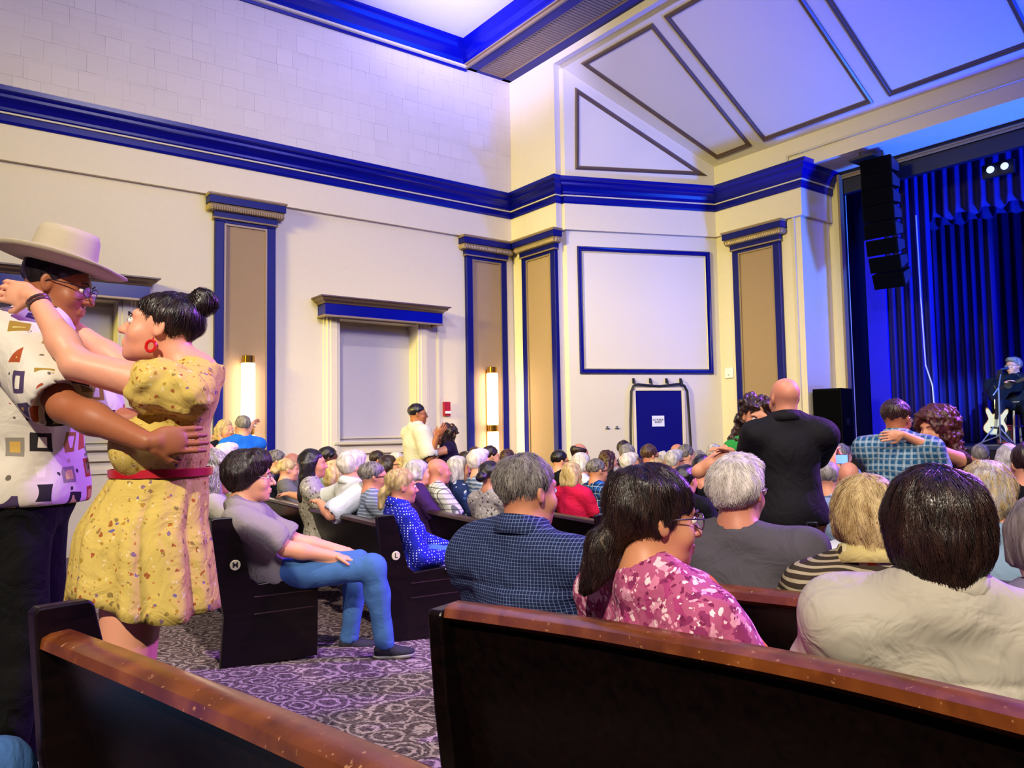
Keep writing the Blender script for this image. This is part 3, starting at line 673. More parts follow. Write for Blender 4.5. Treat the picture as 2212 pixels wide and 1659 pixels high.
def bounds(prims, m):
    lo = np.full(3, 9.); hi = np.full(3, -9.)
    for p in prims:
        if p[0] == 'c':
            r = max(p[3], p[4]); lo = np.minimum(lo, np.minimum(p[1], p[2])-r); hi = np.maximum(hi, np.maximum(p[1], p[2])+r)
        elif p[0] in 'eE': r = max(p[2]); lo = np.minimum(lo, p[1]-r); hi = np.maximum(hi, p[1]+r)
    return lo-m, hi+m
def seg_axis(lo, hi, c0, c1, h, hf):
    c0 = max(c0, lo); c1 = min(c1, hi)
    if c1 <= c0 or hf >= h: return axis([(lo, hi, h)])
    s_ = []
    if c0-lo > 1e-4: s_.append((lo, c0, h))
    s_.append((c0, c1, hf))
    if hi-c1 > 1e-4: s_.append((c1, hi, h))
    return axis(s_)
def field_for(prims, h, m=.03, fine=None, hf=None):
    lo, hi = bounds(prims, m)
    if fine is None: return Field(*[axis([(lo[i], hi[i], h)]) for i in range(3)])
    return Field(*[seg_axis(lo[i], hi[i], fine[0][i], fine[1][i], h, hf) for i in range(3)])
def hand_prims(w, d, nrm, side, curl=.5, s=1.0, spread=.2, thumb=1):
    """wrist w, pointing direction d, palm normal nrm (palm side), side=+1/-1 for the thumb side across"""
    d = np.array(d, float); d /= np.linalg.norm(d); nrm = np.array(nrm, float); nrm -= d*(nrm@d); nrm /= np.linalg.norm(nrm); x = np.cross(d, nrm)*side
    Rm = np.stack([x, d, nrm], 1); q = [('c', w, w+d*.02*s, .026*s, .026*s, .01), ('E', w+d*.052*s, (.042*s, .05*s, .017*s), .012, Rm)]
    L = [(.030, .068), (.010, .078), (-.011, .073), (-.030, .058)]
    for j, (o, l) in enumerate(L):
        k = w+d*.092*s+x*o*s; dd = d+x*o*spread*6; dd /= np.linalg.norm(dd); a_ = curl*.55; b_ = curl*1.35
        d1 = dd*math.cos(a_)+nrm*math.sin(a_); d2 = dd*math.cos(b_)+nrm*math.sin(b_); p1 = k+d1*l*.5*s; p2 = p1+d2*l*.5*s
        q += [('c', k-dd*.02*s, p1, .0095*s, .0085*s, .004), ('c', p1, p2, .0085*s, .0072*s, .003)]
    k = w+d*.028*s+x*.032*s; d1 = d*.75+x*.6+nrm*.3; d1 /= np.linalg.norm(d1); p1 = k+d1*.036*s; d2 = d*.95+x*.12+nrm*.35*(1+curl); d2 /= np.linalg.norm(d2)
    q += [('c', k-d1*.015*s, p1, .013*s, .010*s, .006), ('c', p1, p1+d2*.03*s, .010*s, .008*s, .003)]
    return q

# ---------------------------------------------------------------- pews
pew_m = mat('dark_pew_wood', lambda: (lambda k: (k.col(k.ramp(k.noise(3, 4, k.co((1, 14, 14)), .6), [(.3, '060304'), (.7, '140908')])), k.bump(k.noise(3, 4, k.co((1, 20, 20))), .1, .002), k)[-1])(N('dark_pew_wood', '0c0606', .32, 0, .35)))
def _rail():
    k = N('varnished_rail', '6e3418', .28, 0, .6)
    g = k.noise(9, 5, k.co((1, 1, 1)), .8); g2 = k.noise(70, 3)
    c = k.ramp(g, [(.25, '4a200c'), (.5, '6e3814'), (.75, '8e5020')])
    worn = k.ramp(g2, [(.66, (0, 0, 0)), (.72, (1, 1, 1))])
    k.col(k.mix(worn, c, 'a87850')); k.bump(g2, .12, .002); return k
rail_m = mat('varnished_rail', _rail)
rail2_m = plain('dark_varnished_rail', '2a140e', .3, bump=.1, bscale=40, var=.3)
badge_m = plain('ivory_badge', 'CFC6A0', .45)
def smooth_path(pts, n=5):
    pts = [np.array(p, float) for p in pts]; out = []
    for i in range(len(pts)-1):
        p0 = pts[max(i-1, 0)]; p1 = pts[i]; p2 = pts[i+1]; p3 = pts[min(i+2, len(pts)-1)]
        for j in range(n):
            t = j/n; out.append(.5*((2*p1)+(-p0+p2)*t+(2*p0-5*p1+4*p2-p3)*t*t+(-p0+3*p1-3*p2+p3)*t**3))
    return out+[pts[-1]]
def pew(pts, label, endh=.05, letter=None, group='wooden pews', red=False, ends=(1, 1), capz=.83, lip=0):
    """pts: (s,t) along the top rail; the seat is on the +s side"""
    pp = [(p[0], -p[1]) for p in smooth_path(pts)]
    fz = floor_z(pts[0][0])
    r = empty('pew', (0, 0, 0), 0, label, 'pew', group); r.matrix_world = RM @ Matrix.Translation((pp[0][0], pp[0][1], fz)); ox, oy = pp[0]
    q = [(x-ox, y-oy) for x, y in pp]
    # travel is towards +t = -y ; the seat side (+x) lies to the LEFT of travel
    n = len(q)
    def bar(name, prof, mt, smooth=False, bevel=0): return MB().sweep(q, prof).build(name, mt, r, smooth=smooth, bevel=bevel)
    bar('back_panel', [(-.035, capz-.035), (.0, capz-.035), (.10, .46), (.12, .36), (.085, .36), (.06, .46)], pew_m)
    bar('top_rail', [(-.062, capz-.03), (-.058, capz-.008), (-.04, capz), (.0, capz+.002), (.022, capz-.01), (.026, capz-.03), (.018, capz-.045), (-.04, capz-.045)], rail_m if red else rail2_m, smooth=True)
    bar('seat', [(.09, .42), (.10, .45), (.40, .46), (.53, .47), (.55, .455), (.545, .43), (.52, .42)], pew_m, smooth=True)
    bar('seat_rail', [(.50, .33), (.525, .33), (.525, .42), (.50, .42)], pew_m)
    def ep(i0, i1):
        p0 = np.array(q[i0]); d = np.array(q[i1])-p0; d /= np.hypot(*d); tr = d if i0 == 0 else -d; nn = np.array([-tr[1], tr[0]]); out = -d
        prof = [(-.02, 0), (.56, 0), (.565, .40), (.60, .46), (.60, .485), (.56, .495), (.20, .475), (.15, .52), (.055, capz+endh-.01), (.045, capz+endh), (-.065, capz+endh), (-.075, capz+endh-.012), (-.05, .6), (-.0, .3)]
        v = []
        for o_ in (.045, 0):
            for (a_, z) in prof: w_ = p0+nn*a_+out*o_; v.append((w_[0], w_[1], z))
        m_ = len(prof); f = [tuple(range(m_)), tuple(range(m_, 2*m_))[::-1]]+[(i, i+m_, (i+1) % m_+m_, (i+1) % m_) for i in range(m_)]
        o = MB().add(v, f).build('end_panel', pew_m, r, bevel=.006)
        mm = MB()
        for z in (.40, .30):
            a0 = p0+nn*.17+out*.046; a1 = p0+nn*.53+out*.046; mm.tube([(a0[0], a0[1], z), (a1[0], a1[1], z)], .0045, 6)
        mm.build('end_moulding', rail2_m, o)
        if letter and i0 != 0:
            c = p0+nn*.06+out*.046
            X = Vector((0, 0, 1)).cross(Vector((out[0], out[1], 0)))
            bo = MB().lathe([(0, .005), (.028, .005), (.031, .002), (.031, -.002), (0, -.002)], (0, 0, 0), 24).build('row_badge', badge_m, r)
            bo.matrix_local = Matrix([[X[0], 0, out[0], c[0]], [X[1], 0, out[1], c[1]], [X[2], 1, 0, .60], [0, 0, 0, 1]])
            text(letter, .046, ink, bo, (0, 0, .0055), (0, 0, 0), 'row_letter', .0006)
    if ends[0]: ep(0, 1)
    if ends[1]: ep(n-1, n-2)
    return r, pts

PEWS = {}
def left_row(name, s1, t1, s0, label, letter=None): PEWS[name] = pew([(s0, 1.3), ((s0*2+s1)/3, 1.3+(t1-1.3)/3), ((s0+2*s1)/3, 1.3+2*(t1-1.3)/3), (s1, t1)], label, letter=letter)[1]
left_row('M', -6.46, 5.62, -6.2, 'dark pew lettered M at its aisle end, under the man in jeans', 'M')
left_row('L', -5.33, 5.50, -4.93, 'dark pew lettered L at its aisle end, one row ahead of row M', 'L')
left_row('K', -4.41, 5.58, -3.75, 'dark pew one row ahead of the pew lettered L')
left_row('J', -3.30, 5.5, -2.5, 'dark pew two rows ahead of the pew lettered L')
left_row('I', -1.9, 5.3, -1.1, 'dark pew behind the woman in red, third row ahead of the pew lettered L')
left_row('H', -.6, 5.1, -.2, 'dark pew nearest the doorway on the left side of the hall')
PEWS['0'] = pew([(-7.62, 8.30), (-7.543, 8.642), (-7.468, 8.988), (-7.414, 9.252), (-7.375, 9.459), (-7.33, 9.8), (-7.30, 10.6)], 'nearest pew with a worn reddish brown rail crossing the lower left corner', red=True, endh=.06, ends=(1, 0), capz=.87)[1]
PEWS['A'] = pew([(-6.77, 8.63), (-6.71, 8.79), (-6.635, 9.02), (-6.58, 9.26), (-6.54, 9.46), (-6.52, 9.64), (-6.515, 9.87), (-6.515, 10.3), (-6.53, 11.0)], 'long pew with a reddish brown rail behind the man in the navy checked shirt', red=True, endh=-.012, capz=.87)[1]
PEWS['B'] = pew([(-5.99, 8.40), (-5.872, 8.827), (-5.784, 9.143), (-5.74, 9.6), (-5.72, 10.4), (-5.74, 11.2)], 'dark pew behind the white haired man in the grey shirt', endh=0, red=True, capz=.87)[1]
PEWS['C'] = pew([(-4.98, 8.0), (-4.90, 8.5), (-4.86, 9.1), (-4.88, 9.6), (-4.9, 11.2)], 'dark pew behind the person in the light blue shirt, at the right', endh=0, capz=.87)[1]
PEWS['D'] = pew([(-3.65, 8.3), (-3.6, 9.5), (-3.65, 11.4)], 'dark pew beyond the light blue shirt, second row from it', endh=0)[1]
PEWS['E'] = pew([(-2.6, 8.3), (-2.6, 9.8), (-2.65, 11.4)], 'dark pew in the third row back from the stage on the right', endh=0)[1]
PEWS['F'] = pew([(-1.5, 8.3), (-1.5, 9.8), (-1.55, 11.4)], 'dark pew in the second row back from the stage on the right', endh=0)[1]
PEWS['G'] = pew([(-.4, 8.3), (-.4, 9.8), (-.4, 11.4)], 'dark pew in the front row below the stage on the right', endh=0)[1]

# ---------------------------------------------------------------- people: materials
def skin(name, c, red=.5):
    def f():
        k = N(name, c, .48, 0, .4); n = k.noise(9, 3); cl = lin(c); w = (min(1, cl[0]*1.08), cl[1]*.86, cl[2]*.82)
        k.col(k.mix(n, cl, w)); k.bump(k.noise(160, 2), .08, .001); k.b.inputs['Subsurface Weight'].default_value = .08; k.b.inputs['Subsurface Radius'].default_value = (.02, .008, .004); return k
    return mat(name, f)
skin_a = skin('skin_warm', 'C98F6C'); skin_b = skin('skin_fair', 'DDA384'); skin_c = skin('skin_brown', '9C6240'); skin_d = skin('skin_dark', '5A3424'); skin_r = skin('skin_ruddy', 'C2866C')
def cloth(name, c, rough=.85, fold=.55, weave=.1):
    def f():
        k = N(name, c, rough, 0, .2); cl = lin(c); n = k.noise(6, 3); k.col(k.mix(n, tuple(x*.85 for x in cl[:3]), tuple(min(1, x*1.1) for x in cl[:3])))
        k.bump(k.noise(9, 3, None, 1.2), fold, .03); k.bump(k.noise(350, 1), weave, .001); return k
    return mat(name, f)
def plaid(name, base, stripes, rough=.85, wave=.9):
    """stripes: (axis, period m, width 0-1, colour, opacity) woven lines on object x / z"""
    def f():
        k = N(name, base, rough, 0, .2); c = k.n('TexCoord'); sp = k.n('SeparateXYZ')
        nz = k.n('TexNoise', i_Scale=4.0, i_Detail=1); k.l(c.outputs['Object'], nz.inputs['Vector'])
        vm = k.n('VectorMath', operation='MULTIPLY_ADD'); k.l(nz.outputs['Color'], vm.inputs[0]); vm.inputs[1].default_value = (.03*wave,)*3; k.l(c.outputs['Object'], vm.inputs[2]); k.l(vm.outputs[0], sp.inputs[0])
        cur = lin(base)
        rgb = k.n('RGB'); rgb.outputs[0].default_value = cur; cur = rgb.outputs[0]
        for ax, per, w, col, op in stripes:
            m1 = k.n('Math', operation='MULTIPLY'); k.l(sp.outputs[ax], m1.inputs[0]); m1.inputs[1].default_value = 1/per
            m2 = k.n('Math', operation='FRACT'); k.l(m1.outputs[0], m2.inputs[0]); m3 = k.n('Math', operation='LESS_THAN'); k.l(m2.outputs[0], m3.inputs[0]); m3.inputs[1].default_value = w
            m4 = k.n('Math', operation='MULTIPLY'); k.l(m3.outputs[0], m4.inputs[0]); m4.inputs[1].default_value = op; cur = k.mix(m4.outputs[0], cur, col)
        k.col(cur); k.bump(k.noise(9, 3, None, 1.2), .55, .03); return k
    return mat(name, f)
def spots(name, base, layers, rough=.85):
    """layers: (voronoi scale, radius, colour(s), randomness, noise distortion)"""
    def f():
        k = N(name, base, rough, 0, .2); rgb = k.n('RGB'); rgb.outputs[0].default_value = lin(base); cur = rgb.outputs[0]; c = k.co()
        for i, (sc_, r, cols, rnd, dist) in enumerate(layers):
            v = k.n('Mapping'); v.inputs['Location'].default_value = (i*1.7, i*.9, i*2.3); k.l(c, v.inputs[0])
            if dist:
                nz = k.n('TexNoise', i_Scale=sc_*1.2, i_Detail=2); k.l(v.outputs[0], nz.inputs['Vector']); vm = k.n('VectorMath', operation='MULTIPLY_ADD'); k.l(nz.outputs['Color'], vm.inputs[0]); vm.inputs[1].default_value = (dist/sc_,)*3; k.l(v.outputs[0], vm.inputs[2]); src = vm.outputs[0]
            else: src = v.outputs[0]
            vo = k.n('TexVoronoi', i_Scale=sc_, i_Randomness=rnd); k.l(src, vo.inputs['Vector'])
            lt = k.n('Math', operation='LESS_THAN'); k.l(vo.outputs['Distance'], lt.inputs[0]); lt.inputs[1].default_value = r
            if isinstance(cols, str): cc = lin(cols)
            else:
                sep = k.n('SeparateColor'); k.l(vo.outputs['Color'], sep.inputs[0]); cc = k.ramp(sep.outputs[0], [(j/len(cols), q) for j, q in enumerate(cols)], 'CONSTANT')
            cur = k.mix(lt.outputs[0], cur, cc)
        k.col(cur); k.bump(k.noise(9, 3, None, 1.2), .55, .03); return k
    return mat(name, f)
def hairm(name, c, c2=None, rough=.38, grain=1.0):
    def f():
        k = N(name, c, rough, 0, .45); a_ = lin(c); b_ = lin(c2) if c2 else tuple(min(1, x*2.1+.01) for x in a_[:3])
        g = k.noise(28*grain, 4, k.co((1.5, 1.5, .35)), .5, .65); k.col(k.ramp(g, [(.35, a_[:3]), (.68, b_[:3])])); k.bump(g, .7, .008); return k
    return mat(name, f)
h_black = hairm('hair_black', '0a0708', '231a1e', .32); h_dark = hairm('hair_dark_brown', '140b0a', '3a2420', .35); h_brown = hairm('hair_brown', '2c1810', '5a3826'); h_grey = hairm('hair_grey', '5c5450', '9a928c', .5)
h_salt = hairm('hair_salt_pepper', '241e1c', '8c847c', .45, 1.3); h_white = hairm('hair_white', 'b4aaa0', 'e4dcd4', .55); h_blond = hairm('hair_blond', '9a7c48', 'd8c08a', .45); h_red = hairm('hair_auburn', '2c0f10', '5c2622'); h_silver = hairm('hair_silver', '8c8684', 'd0c8c4', .5)
eye_w = plain('eye_white', 'E6E0DC', .2); eye_d = plain('eye_iris', '1a100a', .1); frame_m = plain('glasses_frame', '0c0a0c', .3); wire_m = plain('wire_frame', '6a5a5a', .25, .8)
lip_m = plain('lips', '9c4c48', .4)
def glass_f():
    k = N('spectacle_lens', 'F0F4FF', .05); k.b.inputs['Alpha'].default_value = .22; k.b.inputs['Specular IOR Level'].default_value = 1.0; return k
lens_m = mat('spectacle_lens', glass_f)
# ---------------------------------------------------------------- hair
def hair_prims(st, f, seed=0, t=0.0):
    H, R, h = f.H, f.R, f.hs; rs = np.random.RandomState(seed); E = lambda c, r, k=.02: ('E', H(c), tuple(q*h for q in r), k, R); C = lambda a_, b_, r0, r1, k=.03: ('c', H(a_), H(b_), r0*h, r1*h, k)
    q = [E((0, -.022, .046), (.086+t, .108+t, .090+t))]
    down = lambda p, dz, dy=0, dx=0: tuple(np.array(p)+np.array([dx, dy, dz]))
    if st == 'full': q += [E((0, -.05, .03), (.092+t, .09+t, .09+t)), E((0, .03, .09), (.075+t, .07, .045+t))]
    if st in ('long', 'verylong'):
        L = .30 if st == 'long' else .38
        for x in (-.062, 0, .062): q.append(C((x, -.055, .0), (x*1.15, -.085, -L), .052+t, .04))
        for x in (-1, 1): q.append(C((x*.072, -.005, .02), (x*.08, -.02, -L*.8), .03+t, .026))
    if st == 'bob':
        for x in (-.055, 0, .055): q.append(C((x, -.055, .0), (x*1.1, -.07, -.10), .055+t, .045))
        for x in (-1, 1): q.append(C((x*.072, .0, .03), (x*.078, .005, -.085), .030+t, .026))
    if st == 'shortbob':
        q += [E((0, -.045, -.01), (.088+t, .082+t, .085+t)), C((0, -.06, -.02), (0, -.075, -.085), .06+t, .045)]
        for x in (-1, 1): q.append(C((x*.070, .0, .03), (x*.074, .0, -.045), .026+t, .018))
    if st in ('bun', 'highbun'):
        c = (0, -.105, .125) if st == 'highbun' else (0, -.13, .0); q += [E(c, (.047, .047, .047), .012)]
    if st == 'pony': q += [C((0, -.11, -.02), (0, -.14, -.03), .03, .026), C((0, -.14, -.03), (.005, -.155, -.14), .032, .018)]
    if st == 'longpony': q += [C((0, -.10, -.03), (-.01, -.135, -.07), .035, .032), C((-.01, -.135, -.07), (-.03, -.15, -.22), .040, .040), C((-.03, -.15, -.22), (-.035, -.12, -.36), .040, .022)]
    if st in ('curly', 'bigcurly'):
        n, rr, L = (70, .036, .16) if st == 'curly' else (120, .042, .22)
        for i in range(n):
            th = rs.uniform(-math.pi, 0) if rs.rand() < .75 else rs.uniform(0, math.pi); z = rs.uniform(-L, .10); w = .078+.03*max(0, -z*4 if z < 0 else 0)**.5+.0*rs.rand()
            y = w*math.sin(th)*1.1-.02; x = w*math.cos(th)
            if y > .02 and z < .07: continue
            if z > .03: k_ = math.sqrt(max(.05, 1-((z-.03)/.12)**2)); x *= k_; y *= k_
            q.append(('c', H((x, y, z)), H((x*1.1, y*1.1, z-.02)), rr*(.7+.5*rs.rand())*h, rr*.6*h, .01))
    return q
def hair_cut(F, st, f, fr=(.095, .078)):
    H, R, h = f.H, f.R, f.hs
    if st in ('bald', ): F.ell(H((0, .02, .12)), (.085*h, .12*h, .075*h), .01, R=R, op='s')
    if st == 'thin': F.ell(H((0, .06, .13)), (.07*h, .06*h, .055*h), .01, R=R, op='s')
    F.ell(H((0, .118, -.045)), (.074*h, .080*h, .125*h), .012, R=R, op='s')
    if st in ('short', 'full', 'bald', 'thin', 'crop', 'bun', 'highbun', 'pony', 'longpony'):
        n = R@np.array([0, -.84, 1.]); yb = -.012 if st in ('full',) else .0
        if st in ('short', 'full', 'bald', 'thin', 'crop'):
            F2 = F; F2.plane(H((0, 0, -.035 if st == 'full' else -.012)), n, .012)
        else: F.plane(H((0, 0, -.035)), n, .012)
    if st in ('long', 'verylong', 'bob', 'shortbob', 'curly', 'bigcurly'):
        F.ell(H((0, .10, -.16)), (.062*h, .09*h, .12*h), .015, R=R, op='s')
def strands(hair, f, n, L, wd, mt, curl=0, seed=3, lift=.006, seg=6, down=.9):
    """fine locks lying on the hair surface so that the outline is not smooth"""
    me = hair.data; V = np.empty(len(me.vertices)*3); me.vertices.foreach_get('co', V); V = V.reshape(-1, 3)
    nr = np.empty(len(me.vertices)*3); me.vertices.foreach_get('normal', nr); nr = nr.reshape(-1, 3)
    bvh = BVHTree.FromPolygons(V.tolist(), [tuple(p.vertices) for p in me.polygons]); rs = np.random.RandomState(seed)
    crown = f.H((0, -.05, .13)); vv = []; ff = []
    for i in rs.randint(0, len(V), n):
        p = V[i].copy(); nn = nr[i]; side = rs.normal(size=3)*.25; Ls = L*(.5+.8*rs.rand()); ph = rs.rand()*6.3; w = wd*(.6+.8*rs.rand()); prev = None
        for k_ in range(seg+1):
            fr = p-crown; g = np.array([0, 0, -down])+fr/max(np.linalg.norm(fr), .01)*.8+side
            if curl: g = g+np.array([math.sin(ph+k_*1.9), math.cos(ph+k_*2.3), math.sin(ph*2+k_*1.4)])*curl
            g = g-nn*(g@nn); gl = np.linalg.norm(g)
            if gl < 1e-4: break
            g /= gl; sd = np.cross(g, nn); q = p+nn*(.001+lift*(k_/seg)**2); ww = w*(1-.75*k_/seg)
            b0 = len(vv); vv += [q-sd*ww, q+nn*ww*.8, q+sd*ww]
            if prev is not None: ff += [(prev, prev+1, b0+1, b0), (prev+1, prev+2, b0+2, b0+1)]
            prev = b0; p = p+g*Ls/seg; loc, nm, _, _ = bvh.find_nearest(Vector(p))
            if loc is None: break
            if (np.array(loc)-p)@(np.array(loc)-p) < .0009: p = np.array(loc); nn = np.array(nm)
    o = from_arrays('hair_strands', vv, np.array(ff), mt, hair); o['kind'] = 'stuff'; return o
# ---------------------------------------------------------------- accessories
def glasses(f, par, mt=frame_m, r=.024, th=.0018, lens=True):
    H = f.H; m = MB()
    for i in (-1, 1):
        ring = [H((i*.033+r*1.15*math.cos(a_), .112-.06*abs(math.cos(a_))*.12, .000+r*.82*math.sin(a_))) for a_ in np.linspace(0, 2*math.pi, 19)]
        m.tube(ring, th, 5, cap=False); m.tube([H((i*.061, .106, .008)), H((i*.078, .06, .010)), H((i*.084, .0, .008)), H((i*.082, -.02, -.01))], th, 5)
    m.tube([H((-.008, .113, .004)), H((0, .119, .006)), H((.008, .113, .004))], th, 5)
    o = m.build('glasses', mt, par, smooth=True)
    if lens:
        l = MB()
        for i in (-1, 1): l.poly([H((i*.033+r*1.12*math.cos(a_), .1125-.06*abs(math.cos(a_))*.12, r*.8*math.sin(a_))) for a_ in np.linspace(0, 2*math.pi, 17)[:-1]])
        l.build('lens', lens_m, o)
    return o
def eyes(f, par, closed=False):
    H = f.H
    for i in (-1, 1):
        m = MB(); c = H((i*.031, .088, .003))
        m.lathe([(.0001+.0115*math.sin(a_), .0115*-math.cos(a_)) for a_ in np.linspace(0, math.pi, 9)], tuple(c), 14); e = m.build('eye', eye_w, par, smooth=True)
        d = f.R@np.array([0, 1., 0]); z = Vector(d); q = z.to_track_quat('Z', 'Y').to_matrix()
        mm = MB(); mm.lathe([(.0119*math.sin(a_), .0119*math.cos(a_)) for a_ in (.001, .2, .4, .6)], (0, 0, 0), 14); mm.v = [tuple(Vector(c)+q@Vector(v)) for v in mm.v]; mm.build('iris', eye_d, e, smooth=True)
        ls = MB(); ls.tube([f.H((i*.031+.0125*math.sin(u), .0845+.0125*math.cos(u)*.9, .003+.0058)) for u in np.linspace(-1.2, 1.2, 9)], [.0008]+[.0016]*7+[.0008], 5); ls.build('eyelashes', eye_d, e)
    return
def brows(f, par, mt):
    for i in (-1, 1): MB().tube([f.H((i*.016, .103, .020)), f.H((i*.034, .101, .028)), f.H((i*.050, .088, .022))], [.003, .0035, .0015], 6).build('eyebrow', mt, par, smooth=True)
def collar(f, par, mt, h=.046, r=.082, open_=.0):
    c = f.nb; u = f.upv; rows = []
    n = 26; v = []
    for (rr, z, y) in ((r*1.12, -.022, 0), (r*1.02, .0, 0), (r, h*.9, .004), (r*1.03, h, .004), (r*1.16, h*.35, .0), (r*1.26, -.012, 0)):
        for i in range(n):
            a_ = math.pi/2+open_+(2*math.pi-2*open_)*i/(n-1); tilt = -.014*math.sin(a_)
            v.append(c+np.array([rr*math.cos(a_), rr*.95*math.sin(a_)+y, z+tilt*1.5+.026]))
    fs = [(j*n+i, j*n+i+1, (j+1)*n+i+1, (j+1)*n+i) for j in range(5) for i in range(n-1)]
    o = from_arrays('collar', v, np.array(fs), mt, par); sd = o.modifiers.new('t', 'SOLIDIFY'); sd.thickness = .003; return o
# ---------------------------------------------------------------- assembling one person
NPEOPLE = 0
def person(label, px=None, head=None, D=None, hd=53, floor=None, group='people seated in the audience', skinm=skin_b, hair=('short', h_dark), top=None, sleeve=.75, bottom=None, skirt=None,
           res=(.016, .009), fig=None, arms=None, hands=None, glass=None, eye=False, nbr=None, nstr=0, strL=.05, strW=.0011, curl=0, hem=None, fold=(.006, 22), collar_m=None, shoes=None, hand_res=.0045, xtra=None, knees=None, hwarp=None, ht=0.0, cat='person', sleeve_r=1.0, wide_infl=0.0, yoke=False):
    """head: world position of the head centre, or px=(x,y) photo pixel with depth D; hd: heading in degrees clockwise from the camera axis"""
    global NPEOPLE; NPEOPLE += 1
    fig = dict(fig or {}); seated = fig.get('seated', True)
    Hw = np.array(head) if head is not None else P(px[0], px[1], D)
    if floor is None: s_, t_, _ = ST(Hw); floor = floor_z(s_, t_)
    a_ = math.radians(-hd); Rz = np.array([[math.cos(a_), -math.sin(a_), 0], [math.sin(a_), math.cos(a_), 0], [0, 0, 1]])
    hz = Hw[2]-floor
    if not seated and 'sc' not in fig:
        f0 = Fig(**fig); fig['sc'] = hz/f0.head[2]
    f0 = Fig(**fig); tz = fig.get('torso', 1.0)*(1+(hz-f0.head[2])/(.50*f0.sc*max(f0.upv[2], .3))) if seated else fig.get('torso', 1.0)
    fig['torso'] = min(max(tz, .78), 1.22); f1 = Fig(**fig); root = Hw-Rz@f1.head
    loc = lambda w: Rz.T@(np.array(w)-root)
    if arms: fig['arms'] = {i: {'t': loc(P(*v[:3])), 'p': Rz.T@np.array(v[3]) if len(v) > 3 else np.array((i*.5, -.6, -1))} for i, v in arms.items()}
    if knees: fig['knees'] = {i: (loc(P(*k0)), loc(P(*k1))) for i, (k0, k1) in knees.items()}
    f = Fig(**fig)
    h, hf = res
    bp = f.torso()+f.arms()+f.neck()+f.legs()
    fine = (f.head-np.array([.12, .14, .15])*f.hs, f.head+np.array([.12, .15, .15])*f.hs)
    F = field_for(bp+f.skull(), h, .03, fine, hf); apply(F, bp); apply(F, f.skull(), 0)
    V, Q = F.mesh()
    parts = [(V, Q)]
    for i, sp in (hands or {}).items():
        w = f.hand[i]; d = sp.get('d'); d = Rz.T@np.array(d) if d is not None else (f.hand[i]-f.elb[i]); nr = Rz.T@np.array(sp.get('n', (0, 0, -1)))
        hp = hand_prims(w, d, nr, sp.get('s', -i), sp.get('curl', .5), sp.get('size', 1.0)*f.sc*(.92 if f.fem else 1), sp.get('spread', .12))
        HF = field_for(hp, hand_res, .01); apply(HF, hp); v2, q2 = HF.mesh(); parts.append((v2, q2))
    if not hands:
        pass
    for i in (-1, 1):
        if hands and i in hands: continue
        w = f.hand[i]; d = f.hand[i]-f.elb[i]
        hp = hand_prims(w, d*np.array([1, 1, .4]), np.array((0, 0, -1.)) if seated else np.array((-i, 0, 0.)), -i if seated else 1, .6, f.sc)
        HF = field_for(hp, .009, .014); apply(HF, hp); parts.append(HF.mesh())
    off = 0; VV = []; QQ = []
    for v_, q_ in parts: VV.append(v_); QQ.append(q_+off); off += len(v_)
    body = from_arrays('person', np.concatenate(VV), np.concatenate(QQ), skinm)
    body.location = root; body.rotation_euler = (0, 0, a_); props(body, label, cat, group)
    # hair
    if hair and hair[0]:
        hp = hair_prims(hair[0], f, NPEOPLE, ht); HF = field_for(hp, hf*1.05, .03); apply(HF, hp)
        if hair[0] in ('crop',): pass
        wa, wf = hwarp or ((.006, 60) if 'curly' not in hair[0] else (.014, 90)); HF.warp(wa, wf, NPEOPLE, (1, 1, .5))
        hair_cut(HF, hair[0], f); v_, q_ = HF.mesh()
        if len(v_): 
            ho = from_arrays('hair', v_, q_, hair[1], body)
            if nstr: strands(ho, f, nstr, strL, strW, hair[2] if len(hair) > 2 else hair[1], curl, NPEOPLE)
    # top
    if top:
        tp = f.torso()
        SF_p = [(p[0], p[1], *p[2:]) for p in tp]
        for i in (-1, 1):
            if sleeve > 1: tp += [('c', f.sh[i], f.elb[i], .060*f.sc*sleeve_r, .05*f.sc*sleeve_r, .03), ('c', f.elb[i], f.elb[i]+(f.hand[i]-f.elb[i])*min(1, sleeve-1), .05*f.sc*sleeve_r, .038*f.sc*sleeve_r, .02)]
            elif sleeve > 0: tp += [('c', f.sh[i], f.sh[i]+(f.elb[i]-f.sh[i])*sleeve, .060*f.sc*sleeve_r, .062*f.sc*sleeve_r, .03)]
        z0 = hem if hem is not None else (f.pel[2]-.06)
        tp += [('e', f.pel+np.array([0, 0, -.02]), (.17*f.g*f.sc, .13*f.g*f.sc, .14*f.sc), .06)]
        TF = field_for(tp, h*.8, .05); apply(TF, tp, .014+wide_infl+max(0, fold[0]-.008)*.9)
        TF.warp(fold[0], fold[1], NPEOPLE*3+1, (1, .6, .8)); 
        if yoke:
            X, Y, Z = TF.grid((slice(None),)*3); zy = f.nb[2]-.135*f.sc-.10*X*X; bk = (Y < f.chest[1]+.02)
            TF.F += (bk*(.006*np.exp(-((Z-zy)/.007)**2)-.007*np.exp(-((X-.0)/.018)**2)*(Z < zy)*np.clip((zy-Z)*12, 0, 1)-.005*np.exp(-((Z-zy+.025)/.02)**2))).astype(np.float32)
        for i in (-1, 1):
            if sleeve > 1: a0 = f.elb[i]+(f.hand[i]-f.elb[i])*min(1, sleeve-1); dd = f.hand[i]-f.elb[i]; rr = .06
            elif sleeve > 0: a0 = f.sh[i]+(f.elb[i]-f.sh[i])*sleeve; dd = f.elb[i]-f.sh[i]; rr = .095
            else: continue
            dd = dd/np.linalg.norm(dd)
            if sleeve < 1.98: TF.cap(a0+dd*(rr+.012), a0+dd*(rr+.10), rr, rr, .004, op='s')
